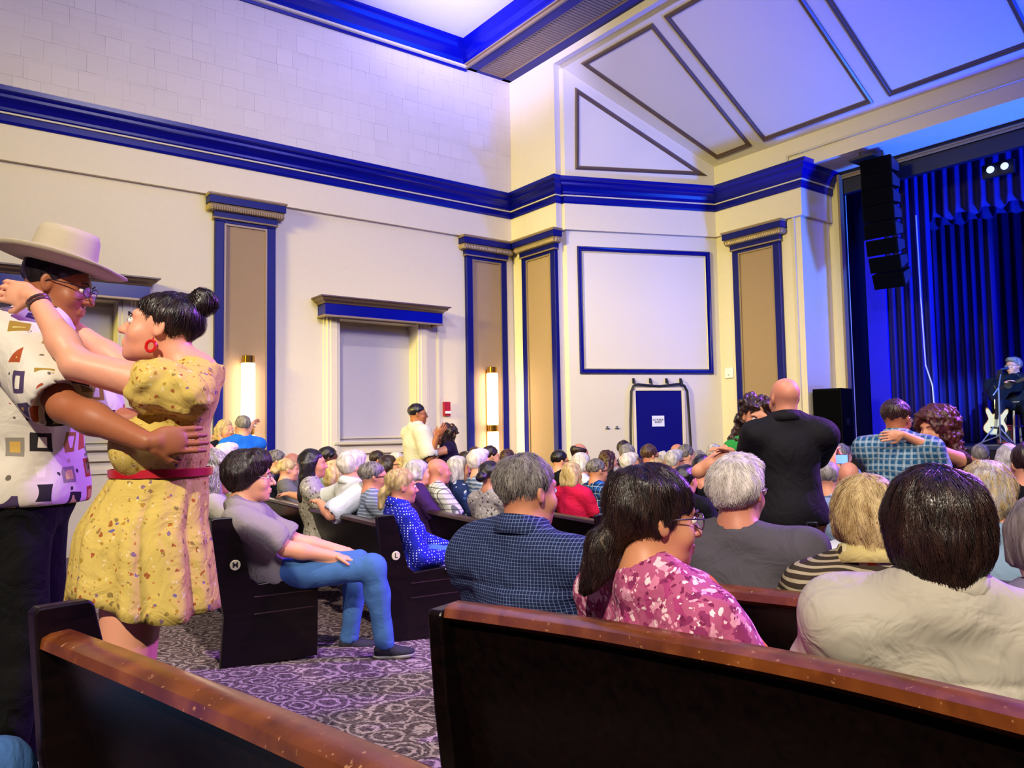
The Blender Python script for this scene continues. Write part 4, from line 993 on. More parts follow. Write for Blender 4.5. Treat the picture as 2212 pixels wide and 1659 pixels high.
        TF.cap(f.nb+f.upv*.045, f.nb+f.upv*.14, .058 if f.fem else .060, .075, .006, op='s')
        TF.plane((0, 0, z0), (0, 0, 1), .01); v_, q_ = TF.mesh(); to = from_arrays('shirt', v_, q_, top, body)
        if collar_m: collar(f, to, collar_m)
    if bottom:
        lp = f.legs()+[('e', f.pel+np.array([0, 0, -.02]), (.165*f.g*f.sc, .125*f.g*f.sc, .115*f.sc), .05)]
        LF = field_for(lp, h*.9, .05); apply(LF, lp, .013); LF.warp(.006, 26, NPEOPLE*5+2)
        for i in (-1, 1): LF.cap(f.ank[i]+np.array([0, 0, -.07]), f.ank[i]+np.array([0, 0, -.2]), .065, .08, .004, op='s')
        (None if seated else LF.plane((0, 0, min(f.pel[2]+.08*f.sc, (hem or 9)+.03)), (0, 0, -1), .01)); v_, q_ = LF.mesh(); from_arrays('trousers', v_, q_, bottom, body)
    if shoes:
        for i in (-1, 1):
            a0 = f.ank[i]; sp = [('c', a0+np.array([0, -.03, -.035]), a0+np.array([0, .05, -.045]), .042, .042, .02), ('E', a0+np.array([0, .10, -.052]), (.046, .085, .032), .03, np.eye(3)), ('c', a0+np.array([0, 0, -.02]), a0+np.array([0, 0, .02]), .045, .045, .02)]
            S1 = field_for(sp, .009, .03); apply(S1, sp); S1.plane((0, 0, a0[2]-.072), (0, 0, 1)); v_, q_ = S1.mesh(); so = from_arrays('shoe', v_, q_, shoes[0], body)
            sp2 = [('E', a0+np.array([0, .09, -.068]), (.05, .095, .03), .03, np.eye(3)), ('E', a0+np.array([0, -.02, -.068]), (.045, .06, .03), .03, np.eye(3))]
            S2 = field_for(sp2, .008, .02); apply(S2, sp2); S2.plane((0, 0, a0[2]-.088), (0, 0, 1)); S2.plane((0, 0, a0[2]-.062), (0, 0, -1)); v_, q_ = S2.mesh(); from_arrays('sole', v_, q_, shoes[1], so)
    if glass: glasses(f, body, glass)
    if eye: eyes(f, body)
    if nbr: brows(f, body, nbr)
    if xtra: xtra(f, body, loc, Rz)
    return f, body, loc
DN = cloth('denim_blue', '446CA6', .85, .3, .5); denim_m = DN
navy_t = cloth('navy_trousers', '0c1022'); dark_t = cloth('black_trousers', '08080a'); brown_t = cloth('brown_trousers', '4A2614'); khaki_t = cloth('khaki_trousers', '5A4C38')

# ---------------------------------------------------------------- the people nearest the camera
yaw_s = 53
# man in the navy checked shirt, seen from behind
navy_chk = plaid('navy_fine_check', '1A2448', [(0, .011, .16, '6A7CA8', .75), (2, .011, .16, '6A7CA8', .75)], wave=.6)
person('man with short salt and pepper hair in a navy checked shirt, seen from behind', px=(1140, 1064), D=2.66, hd=34, skinm=skin_a, hair=('short', h_salt, h_grey), top=navy_chk, sleeve=1.9, fig=dict(lean=13, wide=1.12, g=1.08, hyaw=18), bottom=dark_t,
       res=(.013, .0055), nstr=2600, strL=.03, strW=.0012, ht=-.002, collar_m=navy_chk, yoke=True, fold=(.02, 15), eye=True)
# woman with the dark ponytail and glasses, turned to the right
pink_fl = spots('pink_floral', 'B4567F', [(26, .46, ('E49AB8', '8A3060', 'F0C4D0', 'A83C74', 'D880A4'), 1, 1.6), (48, .34, ('F4D4DC', '7A2450', 'E8A8C0'), 1, 1.8), (4.2, .17, ('D8761C', 'C8641A'), 1, 1.2), (5.2, .24, ('D8761C', 'C8641A'), 1, 1.2)])
def hairclip(f, b, loc, Rz):
    m = MB()
    for k_ in range(5): m.tube([f.H((-.035+.014*k_, -.125, -.02)), f.H((-.03+.014*k_, -.15, -.045)), f.H((-.03+.014*k_, -.135, -.075))], .004, 6)
    m.build('hair_clip', plain('clip_silver', 'B8A890', .25, .7), b, smooth=True)
person('woman with glasses and a long dark ponytail in a pink and orange floral top', px=(1414, 1124), D=2.0, hd=62, skinm=skin_a, hair=('longpony', h_black, h_dark), top=pink_fl, sleeve=.95, sleeve_r=1.2,
       fig=dict(lean=14, fem=True, wide=1.12, g=1.08, hyaw=16, hpitch=2), bottom=dark_t, res=(.012, .0045), nstr=2600, strL=.07, strW=.001, ht=.007, glass=wire_m, eye=True, nbr=h_dark, fold=(.018, 18), xtra=hairclip)
# dark haired person in the cream shirt, from behind
cream_sh = cloth('cream_linen', 'B6AEA0', .9, .6)
person('dark short haired person in a cream shirt seen from behind, nearest at the right', px=(2022, 1150), D=1.74, hd=16, skinm=skin_b, hair=('shortbob', h_black, h_dark), top=cream_sh, sleeve=.97, sleeve_r=1.25, fig=dict(lean=14, wide=1.12, g=1.08, fem=True, hyaw=0), bottom=dark_t,
       res=(.012, .0055), nstr=4200, strL=.08, strW=.0014, ht=.012, fold=(.022, 14), yoke=True, collar_m=cream_sh)
# white haired man in the grey t-shirt
grey_t = cloth('grey_tshirt', '545058', .9, .45)
person('white haired man in a grey crew neck t-shirt, seen from behind', px=(1596, 1064), D=2.78, hd=30, skinm=skin_r, hair=('full', h_white, h_white), top=grey_t, sleeve=.9, sleeve_r=1.15, fig=dict(lean=13, wide=1.1, g=1.12, hyaw=10), bottom=denim_m,
       res=(.014, .006), nstr=2400, strL=.03, strW=.0014, ht=-.002, fold=(.02, 13), glass=frame_m, curl=.5)
# blonde woman with striped hood top
stripe_top = plaid('brown_cream_stripe', '3A3028', [(2, .022, .4, 'B0A488', .9)], wave=5)
yell_fl = spots('yellow_leaf_print', 'C8B878', [(20, .3, ('E8B43C', 'D06A1C', '3a3020', 'DCD0A0'), 1, .9)])
person('woman with short blond hair and a striped, yellow trimmed top, seen from behind', px=(1868, 1118), D=2.5, hd=14, skinm=skin_b, hair=('shortbob', h_blond, h_blond), top=stripe_top, sleeve=.15, fig=dict(lean=12, fem=True, wide=1.1, g=1.1), bottom=dark_t,
       res=(.014, .006), nstr=2200, strL=.05, strW=.0014, ht=.004, fold=(.010, 24), collar_m=yell_fl)
# wavy grey blond head in light blue
lb = cloth('light_blue_shirt', '8AA4BC', .85, .4)
person('person with wavy grey blond hair in a light blue shirt, near the right edge', px=(2132, 1068), D=3.3, hd=22, skinm=skin_b, hair=('shortbob', h_silver, h_blond), top=lb, sleeve=.95, sleeve_r=1.15, fig=dict(lean=12, fem=True, wide=1.2, g=1.15, hyaw=10), bottom=dark_t,
       res=(.016, .007), nstr=1600, strL=.04, strW=.0016, ht=.008, fold=(.009, 20), curl=.7)
person('person in a grey lavender top at the extreme lower right edge', px=(2262, 1175), D=2.05, hd=20, skinm=skin_b, hair=('shortbob', h_grey, h_grey), top=cloth('lavender_grey', '77708A'), sleeve=.95, fig=dict(lean=3, fem=True), bottom=dark_t, res=(.018, .01))
# man in jeans in row M, in profile
def m_extras(f, b, loc, Rz): pass
gt = cloth('taupe_tshirt', '8C8380', .9, .45)
sneak = (cloth('sneaker_grey', '2E2E38', .8), plain('sneaker_sole', '8C8C84', .6))
person('man with bushy dark hair and glasses in a grey t-shirt and blue jeans', px=(543, 1032), D=5.0, hd=78, skinm=skin_b, hair=('full', h_black, h_dark), top=gt, sleeve=.72, sleeve_r=1.15, bottom=denim_m, shoes=sneak,
       fig=dict(lean=24, wide=1.08, g=1.12, hy=.075, hyaw=2, hs=1.2, sc=1.1), res=(.014, .0065), nstr=2200, strL=.05, strW=.0018, ht=.018, glass=wire_m, eye=True, nbr=h_black, fold=(.018, 16), hand_res=.006,
       arms={1: (722, 1202, 4.9, (-.3, -.3, -1)), -1: (745, 1190, 5.35)}, hands={1: dict(n=(0, 0, -1), curl=.35), -1: dict(n=(0, 0, -1), curl=.35)}, knees={1: ((806, 1226, 4.95), (832, 1392, 5.0)), -1: ((772, 1214, 5.3), (755, 1378, 5.3))})
person('woman with long wavy grey hair beside the man in jeans', px=(462, 1025), D=5.5, hd=62, skinm=skin_r, hair=('long', h_grey, h_silver), top=cloth('white_print_top', 'A8A098'), sleeve=.6, bottom=denim_m, fig=dict(lean=14, fem=True, hs=1.12, wide=1.1), res=(.02, .01), nstr=1300, strL=.08, strW=.003, ht=.02, curl=.8,
       arms={1: (652, 1185, 5.25), -1: (664, 1174, 5.35)}, hands={1: dict(n=(0, 0, -1), curl=.9), -1: dict(n=(0, 0, -1), curl=.9)}, hand_res=.007, hwarp=(.02, 45))
# polka dot woman, row L
dots = spots('blue_polka_dots', '1A22A0', [(52, .26, 'C8D0F4', .12, 0)])
def scrunchie(f, b, loc, Rz):
    m = MB(); m.tube([f.H((.03*math.cos(a_), -.118-.006*math.sin(a_), -.02+.03*math.sin(a_))) for a_ in np.linspace(0, 2*math.pi, 13)], .012, 6, cap=False); m.build('scrunchie', plain('scrunchie_yellow', 'D8C050', .8), b, smooth=True)
    m = MB(); o = f.hand[1]; m.box(-.09, .09, -.13, .13, -.002, .002); k = m.build('paper_programme', pap, b); k.location = Vector(o+np.array([0, .04, -.03])); k.rotation_euler = (.2, .15, .4)
person('blond woman with a low ponytail in a blue polka dot shirt', px=(868, 1052), D=5.8, hd=70, skinm=skin_r, hair=('pony', h_blond, h_blond), top=dots, sleeve=1.8, bottom=denim_m, fig=dict(lean=10, fem=True, wide=1.12, g=1.2), res=(.016, .008), nstr=900, strL=.05, strW=.0018, ht=.002, collar_m=dots, fold=(.008, 24), eye=True,
       arms={1: (972, 1205, 5.75), -1: (975, 1185, 6.1)}, hands={1: dict(curl=.5), -1: dict(curl=.7)}, hand_res=.008, xtra=scrunchie, knees={1: ((1008, 1194, 5.85), (1015, 1330, 5.9)), -1: ((1000, 1185, 6.2), (1005, 1320, 6.2))})
# ---------------------------------------------------------------- dancing couple at the left
def _retro():
    k = N('retro_print_shirt', 'D2CABC', .85, 0, .2); c = k.co()
    nz = k.n('TexNoise', i_Scale=5, i_Detail=1); k.l(c, nz.inputs['Vector']); vm = k.n('VectorMath', operation='MULTIPLY_ADD'); k.l(nz.outputs['Color'], vm.inputs[0]); vm.inputs[1].default_value = (.04,)*3; k.l(c, vm.inputs[2])
    vo = k.n('TexVoronoi', i_Scale=11.5, i_Randomness=.45, distance='CHEBYCHEV'); k.l(vm.outputs[0], vo.inputs['Vector']); sep = k.n('SeparateColor'); k.l(vo.outputs['Color'], sep.inputs[0])
    body = k.ramp(sep.outputs[0], [(0, 'A04A28'), (.2, '2A2628'), (.36, 'CFC6B8'), (.5, '9A7C34'), (.64, 'B0603A'), (.78, '4A3A5C'), (.9, '8C8478')], 'CONSTANT')
    scr = k.ramp(sep.outputs[1], [(0, 'D0C070'), (.3, 'DCD4C4'), (.55, '8A8A50'), (.75, 'C8A050')], 'CONSTANT')
    def lt(v, r): o = k.n('Math', operation='LESS_THAN'); k.l(v, o.inputs[0]); o.inputs[1].default_value = r; return o.outputs[0]
    cur = k.mix(lt(vo.outputs['Distance'], .33), 'D2CABC', body); cur = k.mix(lt(vo.outputs['Distance'], .19), cur, scr)
    v2 = k.n('TexVoronoi', i_Scale=24, i_Randomness=1); k.l(vm.outputs[0], v2.inputs['Vector']); s2 = k.n('SeparateColor'); k.l(v2.outputs['Color'], s2.inputs[0])
    c2 = k.ramp(s2.outputs[0], [(0, 'D2CABC'), (.55, '6c6258'), (.7, 'B8A88C'), (.85, '3c3638')], 'CONSTANT')
    mm = k.n('Math', operation='MULTIPLY'); k.l(lt(v2.outputs['Distance'], .2), mm.inputs[0]); gt_ = k.n('Math', operation='GREATER_THAN'); k.l(vo.outputs['Distance'], gt_.inputs[0]); gt_.inputs[1].default_value = .36; k.l(gt_.outputs[0], mm.inputs[1])
    k.col(k.mix(mm.outputs[0], cur, c2)); k.bump(k.noise(7, 3, None, .8), .5, .03); return k
retro = mat('retro_print_shirt', _retro)
cdrop = {'seated': False}
def hat(f, b, loc, Rz):
    H = f.H; felt = plain('hat_felt', 'B3A68C', .9, bump=.2, bscale=120, var=.05); cx, cy, cz_ = 0, -.01, .075
    n = 40; prof = [(.001, .098), (.04, .100), (.058, .118), (.075, .126), (.088, .122), (.097, .10), (.103, .05), (.106, .0), (.112, -.004), (.15, -.006), (.19, .002), (.205, .010), (.207, .006), (.19, -.004), (.15, -.012), (.10, -.012), (.09, -.012)]
    v = []
    for r, z in prof:
        for i in range(n):
            a_ = 2*math.pi*i/n; x = r*math.cos(a_)*(.88 if r < .12 else .88+.06*(r-.12)/.09); y = r*math.sin(a_)*1.02
            zz = z+(.022*max(0, abs(math.cos(a_))-.3)*(r-.11)/.09 if r > .12 else 0)
            if r < .08 and z > .09: zz -= .016*(1-(r/.08)**2)*(1 if math.sin(a_) > -.9 else .4)
            v.append(H((cx+x, cy+y, cz_+zz)))
    fs = [(j*n+i, j*n+(i+1) % n, (j+1)*n+(i+1) % n, (j+1)*n+i) for j in range(len(prof)-1) for i in range(n)]
    from_arrays('hat', v, np.array(fs), felt, b)['label'] = 'cream felt wide brimmed hat'
    m = MB(); ring = [H((.094*math.cos(a_), .108*math.sin(a_)-.01, cz_+.012)) for a_ in np.linspace(0, 2*math.pi, 33)]
    m.tube(ring, .008, 6, cap=False); m.build('hat_band', plain('hat_ribbon', 'A39678', .7), b, smooth=True)
couple = 'couples dancing in the aisles'
FH, BH, LH = person('man in a cream hat and white retro print shirt, dancing at the left', px=(126, 618), D=2.66, hd=74, floor=0.0, group=couple, skinm=skin_c, hair=('short', h_black), top=retro, sleeve=.78, sleeve_r=1.3, bottom=dark_t, hem=.93,
       fig=dict(seated=False, lean=-3, wide=1.08, g=1.06, hyaw=6, hpitch=14, hy=.05, hx=-.02, sc=1.03), res=(.013, .0055), eye=True, glass=frame_m, nbr=h_black, fold=(.010, 16), xtra=hat, hand_res=.005, wide_infl=.012,
       arms={1: (318, 955, 2.20, (-1, -.5, -.9)), -1: (360, 900, 2.9, (-1, .5, -1))}, hands={1: dict(d=(1, .55, .05), n=(0, 1, 0), curl=.55, s=-1), -1: dict(d=(1, -.3, 0), n=(0, -1, 0), curl=.3)})
floral = spots('yellow_floral_dress', 'CDB25C', [(34, .22, ('A0582C', '8C7440', '86687A', 'A8842A', 'DCC888'), 1, .9), (22, .14, ('B0682C', '74648A', '9C7C30', 'D8C488'), 1, .8), (60, .2, ('A08434', 'B8783C', 'DCC890'), 1, .8)])
def dress(f, b, loc, Rz):
    # flared skirt: gathered at the belt, fluted hem
    wz = f.nb[2]-.275*f.sc; hemz = .81; n = 96; rows = 14; v = []; rs = np.random.RandomState(5); c0 = (f.pel*.6+f.belly*.4)*np.array([1, 1, 0]); c1 = f.pel+f.upv*((wz-f.pel[2])/f.upv[2])
    for j in range(rows):
        t = j/(rows-1); z = wz+(hemz-wz)*t
        for i in range(n):
            a_ = 2*math.pi*i/n; fl = math.sin(a_*9+.8*math.sin(a_*2))*.016*t+math.sin(a_*17+1)*.005*min(1, t*4)
            rx = .132+.045*min(1, t*2)+.035*t+fl; ry = .132+.035*min(1, t*2)+.035*t+fl
            cc = c1+(c0-c1)*min(1, t*2.5); v.append((cc[0]+rx*math.cos(a_), cc[1]-.015*t+ry*math.sin(a_), z+(.018*math.sin(a_*3+1)+.035*math.sin(a_))*t*t))
    fs = [(j*n+i, j*n+(i+1) % n, (j+1)*n+(i+1) % n, (j+1)*n+i) for j in range(rows-1) for i in range(n)]
    o = from_arrays('skirt', v, np.array(fs), floral, b); sd = o.modifiers.new('t', 'SOLIDIFY'); sd.thickness = .004
    ring = [(c1[0]+.142*math.cos(a_), c1[1]+.142*math.sin(a_)) for a_ in np.linspace(0, 2*math.pi, 41)[:-1]]
    MB().sweep(ring, [(0, wz-.012), (-.006, wz-.010), (-.006, wz+.012), (0, wz+.014)], closed=True).build('belt', plain('belt_red', 'B01020', .4), b, smooth=True)['label'] = 'thin red belt'
    # puff sleeves
    for i in (-1, 1):
        a0 = f.sh[i]; d = f.elb[i]-a0; d /= np.linalg.norm(d)
        p = [('c', a0-d*.0, a0+d*.09, .075, .082, .02)]; SF = field_for(p, .009, .03); apply(SF, p); SF.warp(.009, 60, 5+i); SF.cap(a0+d*.22, a0+d*.4, .07, .1, .02, op='s'); vv, qq = SF.mesh(); from_arrays('puff_sleeve', vv, qq, floral, b)
    m = MB(); m.tube([f.H((-.083, .0, -.038)), f.H((-.085, .0, -.05))], .002, 5); m.tube([f.H((-.088, .014*math.cos(a_), -.068+.018*math.sin(a_))) for a_ in np.linspace(0, 2*math.pi, 13)], .005, 6, cap=False)
    m.build('earring', plain('earring_red', 'C01818', .3), b, smooth=True)
    w = f.hand[-1]; e = f.elb[-1]; d = (w-e)/np.linalg.norm(w-e); q = Vector(d).to_track_quat('Z', 'Y').to_matrix(); c = Vector(w-d*.03)
    m = MB()
    for o_ in (0, .012): m.tube([c+q@Vector((.032*math.cos(a_), .032*math.sin(a_), o_)) for a_ in np.linspace(0, 2*math.pi, 17)], .003, 5, cap=False)
    m.build('bracelet', plain('bracelet_silver', 'A09088', .2, .8), b, smooth=True)
FW, BW, LW = person('woman with a dark topknot in a yellow floral dress with a red belt, dancing', px=(347, 712), D=2.42, hd=-110, floor=0.0, group=couple, skinm=skin_b, hair=('highbun', h_black, h_dark), top=floral, sleeve=0, hem=1.19,
       fig=dict(seated=False, lean=18, fem=True, g=.82, wide=.90, hyaw=4, hpitch=-14, hy=.10, al=1.04, hs=.92), res=(.013, .0055), eye=True, nbr=h_black, fold=(.006, 30), xtra=dress, nstr=900, strL=.06, strW=.0012, hand_res=.0045,
       arms={-1: (76, 642, 2.30, (.2, -.5, -1)), 1: (150, 700, 2.72, (.6, .5, -1))}, hands={-1: dict(d=(-1, .15, .25), n=(0, 1, -.2), curl=.45, s=1), 1: dict(d=(-1, 0, .2), n=(0, -1, 0), curl=.4)})
# ---------------------------------------------------------------- standing couples further off
blk = cloth('black_shirt', '0E0B10', .8, .4)
person('bald man in a dark shirt and brown trousers seen from behind, dancing in the aisle', px=(1694, 862), D=4.7, hd=6, group=couple, skinm=skin_r, hair=None, top=blk, sleeve=.8, sleeve_r=1.2, bottom=brown_t, fig=dict(seated=False, lean=-2, wide=.95, g=1.05, hyaw=-14), res=(.016, .008), hem=.93,
       arms={-1: (1628, 1015, 5.1, (-.3, -.1, -1)), 1: (1722, 1005, 5.15, (.35, -.1, -1))}, fold=(.016, 13), wide_infl=.006, collar_m=blk)
green = cloth('green_top', '2A8C3C')
person('woman with dark curly hair in a green top, face over the bald man\'s shoulder', px=(1634, 903), D=5.05, hd=-172, group=couple, skinm=skin_a, hair=('bigcurly', h_dark, h_brown), top=green, sleeve=0, bottom=dark_t, fig=dict(seated=False, lean=0, fem=True, hyaw=0, hpitch=12, hroll=-10), res=(.016, .0065), eye=True, nbr=h_dark, nstr=1200, strL=.05, strW=.002, curl=1.2,
       arms={1: (1580, 975, 4.95, (-1, 0, -.6)), -1: (1740, 925, 4.6, (1, 0, -1))}, hands={1: dict(d=(-1, -.2, .3), curl=.6), -1: dict(d=(.4, -.2, -.6), n=(0, 1, 0), curl=.3)}, hand_res=.007)
plaid_m = plaid('teal_white_plaid', '16486A', [(0, .040, .42, 'A8BCC0', .42), (2, .040, .42, 'A8BCC0', .42), (0, .040, .12, '08202c', .5), (2, .08, .12, '08202c', .5)], wave=1.4)
person('man with thinning dark hair in a teal and white plaid shirt, dancing', px=(1938, 905), D=5.4, hd=38, group=couple, skinm=skin_c, hair=('thin', h_dark, h_brown), top=plaid_m, sleeve=.85, sleeve_r=1.25, bottom=navy_t, fig=dict(seated=False, lean=-4, wide=1.02, g=1.12, hyaw=14, hpitch=8), res=(.017, .008), glass=wire_m, collar_m=plaid_m, hem=.8, wide_infl=.012,
       arms={-1: (1985, 1010, 5.8, (-.2, 0, -1)), 1: (2025, 1020, 5.5, (.2, -.1, -1))}, nstr=500, strL=.03, strW=.0018)
person('woman with big auburn curly hair facing the man in plaid, hand on his neck', px=(2022, 930), D=5.5, hd=-112, group=couple, skinm=skin_a, hair=('bigcurly', h_red, h_brown), top=cloth('brown_strap_top', '3A2018'), sleeve=0, bottom=dark_t, ht=.04, fig=dict(seated=False, lean=0, fem=True, hpitch=0, hs=1.08), res=(.016, .0075), eye=False, nbr=h_dark, nstr=1200, strL=.05, strW=.002, curl=1.2,
       arms={-1: (1950, 938, 5.22, (.4, -1, -.6)), 1: (1975, 945, 5.75, (.4, 1, -1))}, hands={-1: dict(d=(-1, .1, -.1), n=(0, 1, -.1), curl=.15, spread=.2), 1: dict(d=(-1, 0, 0), curl=.4)}, hand_res=.006)
wt = cloth('white_tshirt', 'D4CCC0', .85, .4)
person('tall dark haired man in a white t-shirt standing by the window', px=(903, 895), D=9.6, hd=62, group=couple, skinm=skin_c, hair=('short', h_black), top=wt, sleeve=.8, sleeve_r=1.25, bottom=khaki_t, fig=dict(seated=False, lean=0, wide=1.1, hyaw=22), res=(.022, .012), eye=False, hem=.86, wide_infl=.012,
       arms={1: (944, 942, 9.3, (-.2, 0, -1)), -1: (940, 955, 9.9, (0, 0, -1))}, glass=wire_m)
person('small woman with long curly dark hair facing the standing man in white', px=(965, 935), D=9.7, hd=-85, group=couple, skinm=skin_a, hair=('long', h_dark, h_brown), top=cloth('purple_top', '241438'), sleeve=0, bottom=navy_t, fig=dict(seated=False, lean=-2, fem=True, hpitch=-22), res=(.02, .011), hwarp=(.02, 45),
       arms={-1: (938, 943, 9.45, (0, 0, -1)), 1: (925, 958, 9.9, (0, 0, -1))}, nstr=300, strL=.05, strW=.004, curl=1)
bl = cloth('bright_blue_shirt', '2070D8')
person('woman with long blond hair dancing below the left wall lamp', px=(487, 930), D=9.3, hd=120, group=couple, skinm=skin_b, hair=('long', h_blond, h_silver), top=navy_t, sleeve=1.5, bottom=dark_t, fig=dict(seated=False, lean=0, fem=True), res=(.022, .012), eye=True)
person('grey haired man in a bright blue shirt dancing below the left wall lamp', px=(523, 922), D=9.0, hd=-40, group=couple, skinm=skin_b, hair=('thin', h_grey), top=bl, sleeve=.8, bottom=dark_t, fig=dict(seated=False, lean=0, wide=1.1, g=1.1), res=(.022, .012), arms={-1: (545, 915, 9.4, (1, 0, -1)), 1: (480, 950, 9.2, (0, -1, -1))})

# ---------------------------------------------------------------- the rest of the audience
PROTO = {}
SING = W(4.1, 5.6, 2.1)
def crowd(cx, top, hpx, style, hm, sk, fem, tm, label, D=None, hd=None, gl=0, dhd=0, g=1.0, group='people seated in the audience', lean=12, sleeve=.75, wide=1.0, ht=0.0):
    if D is None: D = .250*1699/hpx
    Hc = P(cx, top+hpx/2, D); size = hpx*D/(1699*.250)
    if hd is None: hd = math.degrees(math.atan2(SING[0]-Hc[0], SING[1]-Hc[1]))*.75+53*.25+dhd
    key = (style, fem, lean, sleeve > 1)
    s_, t_, _ = ST(Hc); fl = floor_z(s_, t_)
    if key not in PROTO:
        f, b, loc = person(label, head=(0, 0, 1.19), hd=0, floor=0, skinm=sk, hair=(style, hm) if style else None, top=tm, sleeve=sleeve, fig=dict(lean=lean, fem=fem, wide=wide, g=g), res=(.024, .0115), bottom=dark_t, ht=ht)
        m = MB(); m.tube([f.H((-.085, 0, .006)), f.H((-.07, .075, .01)), f.H((-.05, .112, .008)), f.H((0, .122, .008)), f.H((.05, .112, .008)), f.H((.07, .075, .01)), f.H((.085, 0, .006))], .0035, 5); m.tube([f.H((-.055, .11, -.012)), f.H((-.01, .12, -.012))], .002, 4); m.tube([f.H((.055, .11, -.012)), f.H((.01, .12, -.012))], .002, 4)
        gm = m.build('glasses', frame_m, None, smooth=True).data; bpy.data.objects.remove(bpy.data.objects[[o.name for o in bpy.data.objects if o.data == gm][0]])
        PROTO[key] = (f, b, gm); first = True
    f, b, gm = PROTO[key]; first = b.get('used') is None
    if first: o = b; b['used'] = 1
    else:
        o = b.copy(); COL.objects.link(o)
        for ch in list(b.children):
            if ch.name.startswith('glasses'): continue
            c = ch.copy(); COL.objects.link(c); c.parent = o
    zs = min(max((Hc[2]-fl)/f.head[2], .86), 1.14); sx = size*.5+.5 if size < 1.25 else 1.12
    a_ = math.radians(-hd); o.rotation_euler = (0, 0, a_); o.scale = (sx, sx, zs)
    hl = Matrix.Rotation(a_, 3, 'Z') @ Vector((f.head[0]*sx, f.head[1]*sx, 0)); o.location = Vector((Hc[0], Hc[1], Hc[2]-f.head[2]*zs))-hl
    props(o, label, 'person', group)
    for c, m in [(o, sk)]+[(c, {'hair': hm, 'shirt': tm, 'trousers': dark_t}.get(c.name.split('.')[0])) for c in o.children]:
        if m is not None and c.material_slots: c.material_slots[0].link = 'OBJECT'; c.material_slots[0].material = m
    if gl:
        gg = bpy.data.objects.new('glasses', gm); COL.objects.link(gg); gg.parent = o
    return o
C_ = cloth
flor_g = spots('grey_floral_shirt', '9A9490', [(34, .3, ('3A3634', 'C8C0B8', '5A5450'), 1, .9)])
stripe_b = plaid('grey_blue_stripe', '6A7488', [(2, .028, .35, 'A4B0C8', .8)], wave=2)
plaid_w = plaid('cream_black_plaid', 'C8C8BC', [(0, .05, .16, '2a3038', .8), (2, .05, .16, '2a3038', .8)])
floral_n = spots('navy_floral', '1c2c54', [(16, .25, ('B8BCC8', '3a5890', '9AA4C0'), 1, .8)])
stripe_w = plaid('blue_white_stripe', 'A8B8CC', [(2, .035, .5, '2c4878', .8), (0, .05, .1, '2c4878', .4)], wave=2)
plaid_b = plaid('blue_black_plaid', '1E5CA8', [(0, .07, .45, '0a1c40', .7), (2, .07, .45, '0a1c40', .7), (0, .07, .08, 'C0D8F0', .7), (2, .07, .08, 'C0D8F0', .7)])
wht = C_('white_shirt', 'D0D4DC', .85, .4); lblue = C_('pale_blue_shirt', '9CB4D4'); gry = C_('grey_shirt', '6A686C'); pink = C_('crimson_pink_top', 'D01848'); blkc = C_('black_top', '0c0c12'); nvy = C_('navy_jacket', '0C1030', .8, .4); tan = C_('tan_shirt', '9A8468'); purp = C_('plum_top', '3a1e50')
S, L_, Bb, Bd, Th, Fu = 'short', 'long', 'bob', 'bald', 'thin', 'full'
crowd(444, 957, 58, None, h_grey, skin_r, False, gry, 'bald man behind the long haired grey woman at the left', D=6.6)
crowd(492, 961, 52, Fu, h_white, skin_b, False, wht, 'white haired man between the blue shirted dancer and the man in jeans', D=7.4)
crowd(599, 973, 50, S, h_salt, skin_b, False, nvy, 'grey haired man with glasses in a navy top, left of the long dark haired woman', gl=1)
crowd(634, 978, 44, None, h_grey, skin_r, False, gry, 'bald man just behind the blond woman in grey')
crowd(622, 990, 52, 'bun', h_blond, skin_b, True, gry, 'blond woman with a low bun and a grey shirt beside the long dark haired woman')
crowd(655, 973, 34, S, h_brown, skin_r, False, blkc, 'man whose brown head shows left of the long dark haired woman')
crowd(676, 968, 68, L_, h_black, skin_a, True, flor_g, 'woman with long dark hair in a grey and white floral top', D=6.9, dhd=15)
crowd(711, 967, 48, S, h_black, skin_d, False, lblue, 'dark skinned man in a light blue shirt behind the long dark haired woman')
crowd(728, 990, 60, Bb, h_blond, skin_b, True, tan, 'woman with yellow blond hair left of the man in the white shirt', D=7.6)
person('white haired man in a pale shirt resting his arms along the pew rail', px=(764, 1009), D=6.45, hd=60, skinm=skin_b, hair=('full', h_white, h_white), top=wht, sleeve=.85, sleeve_r=1.2, bottom=dark_t, fig=dict(lean=10, wide=1.1, g=1.12, hyaw=-4), res=(.018, .010), collar_m=wht, fold=(.016, 15), arms={-1: (628, 1068, 7.0, (-.3, .2, -1)), 1: (690, 1085, 6.3, (-1, -.4, -.5))}, nstr=500, strL=.03, strW=.0024)
crowd(808, 997, 68, 'crop', h_salt, skin_r, False, stripe_b, 'man with a grey crew cut and dark glasses in a blue striped shirt', D=6.2, gl=1, g=1.15, dhd=15)
crowd(818, 975, 40, S, h_dark, skin_r, False, blkc, 'dark haired man behind the crew cut man')
crowd(841, 983, 44, Bb, h_dark, skin_b, True, blkc, 'woman with short dark hair and glasses behind the ponytailed blond woman', gl=1)
crowd(860, 978, 38, S, h_white, skin_b, False, wht, 'white haired head left of the man standing in white')
crowd(873, 987, 42, L_, h_blond, skin_b, True, tan, 'blond woman in front of the standing man in white')
crowd(905, 991, 62, 'shortbob', h_silver, skin_b, True, purp, 'silver haired woman between the ponytailed blond and the bald man in plaid', D=7.3, dhd=10)
crowd(948, 989, 58, None, h_grey, skin_r, False, plaid_w, 'bald ruddy man in a cream and black plaid shirt', D=7.35, dhd=10, g=1.15)
crowd(936, 981, 34, S, h_dark, skin_b, False, blkc, 'dark haired head behind the bald man in plaid')
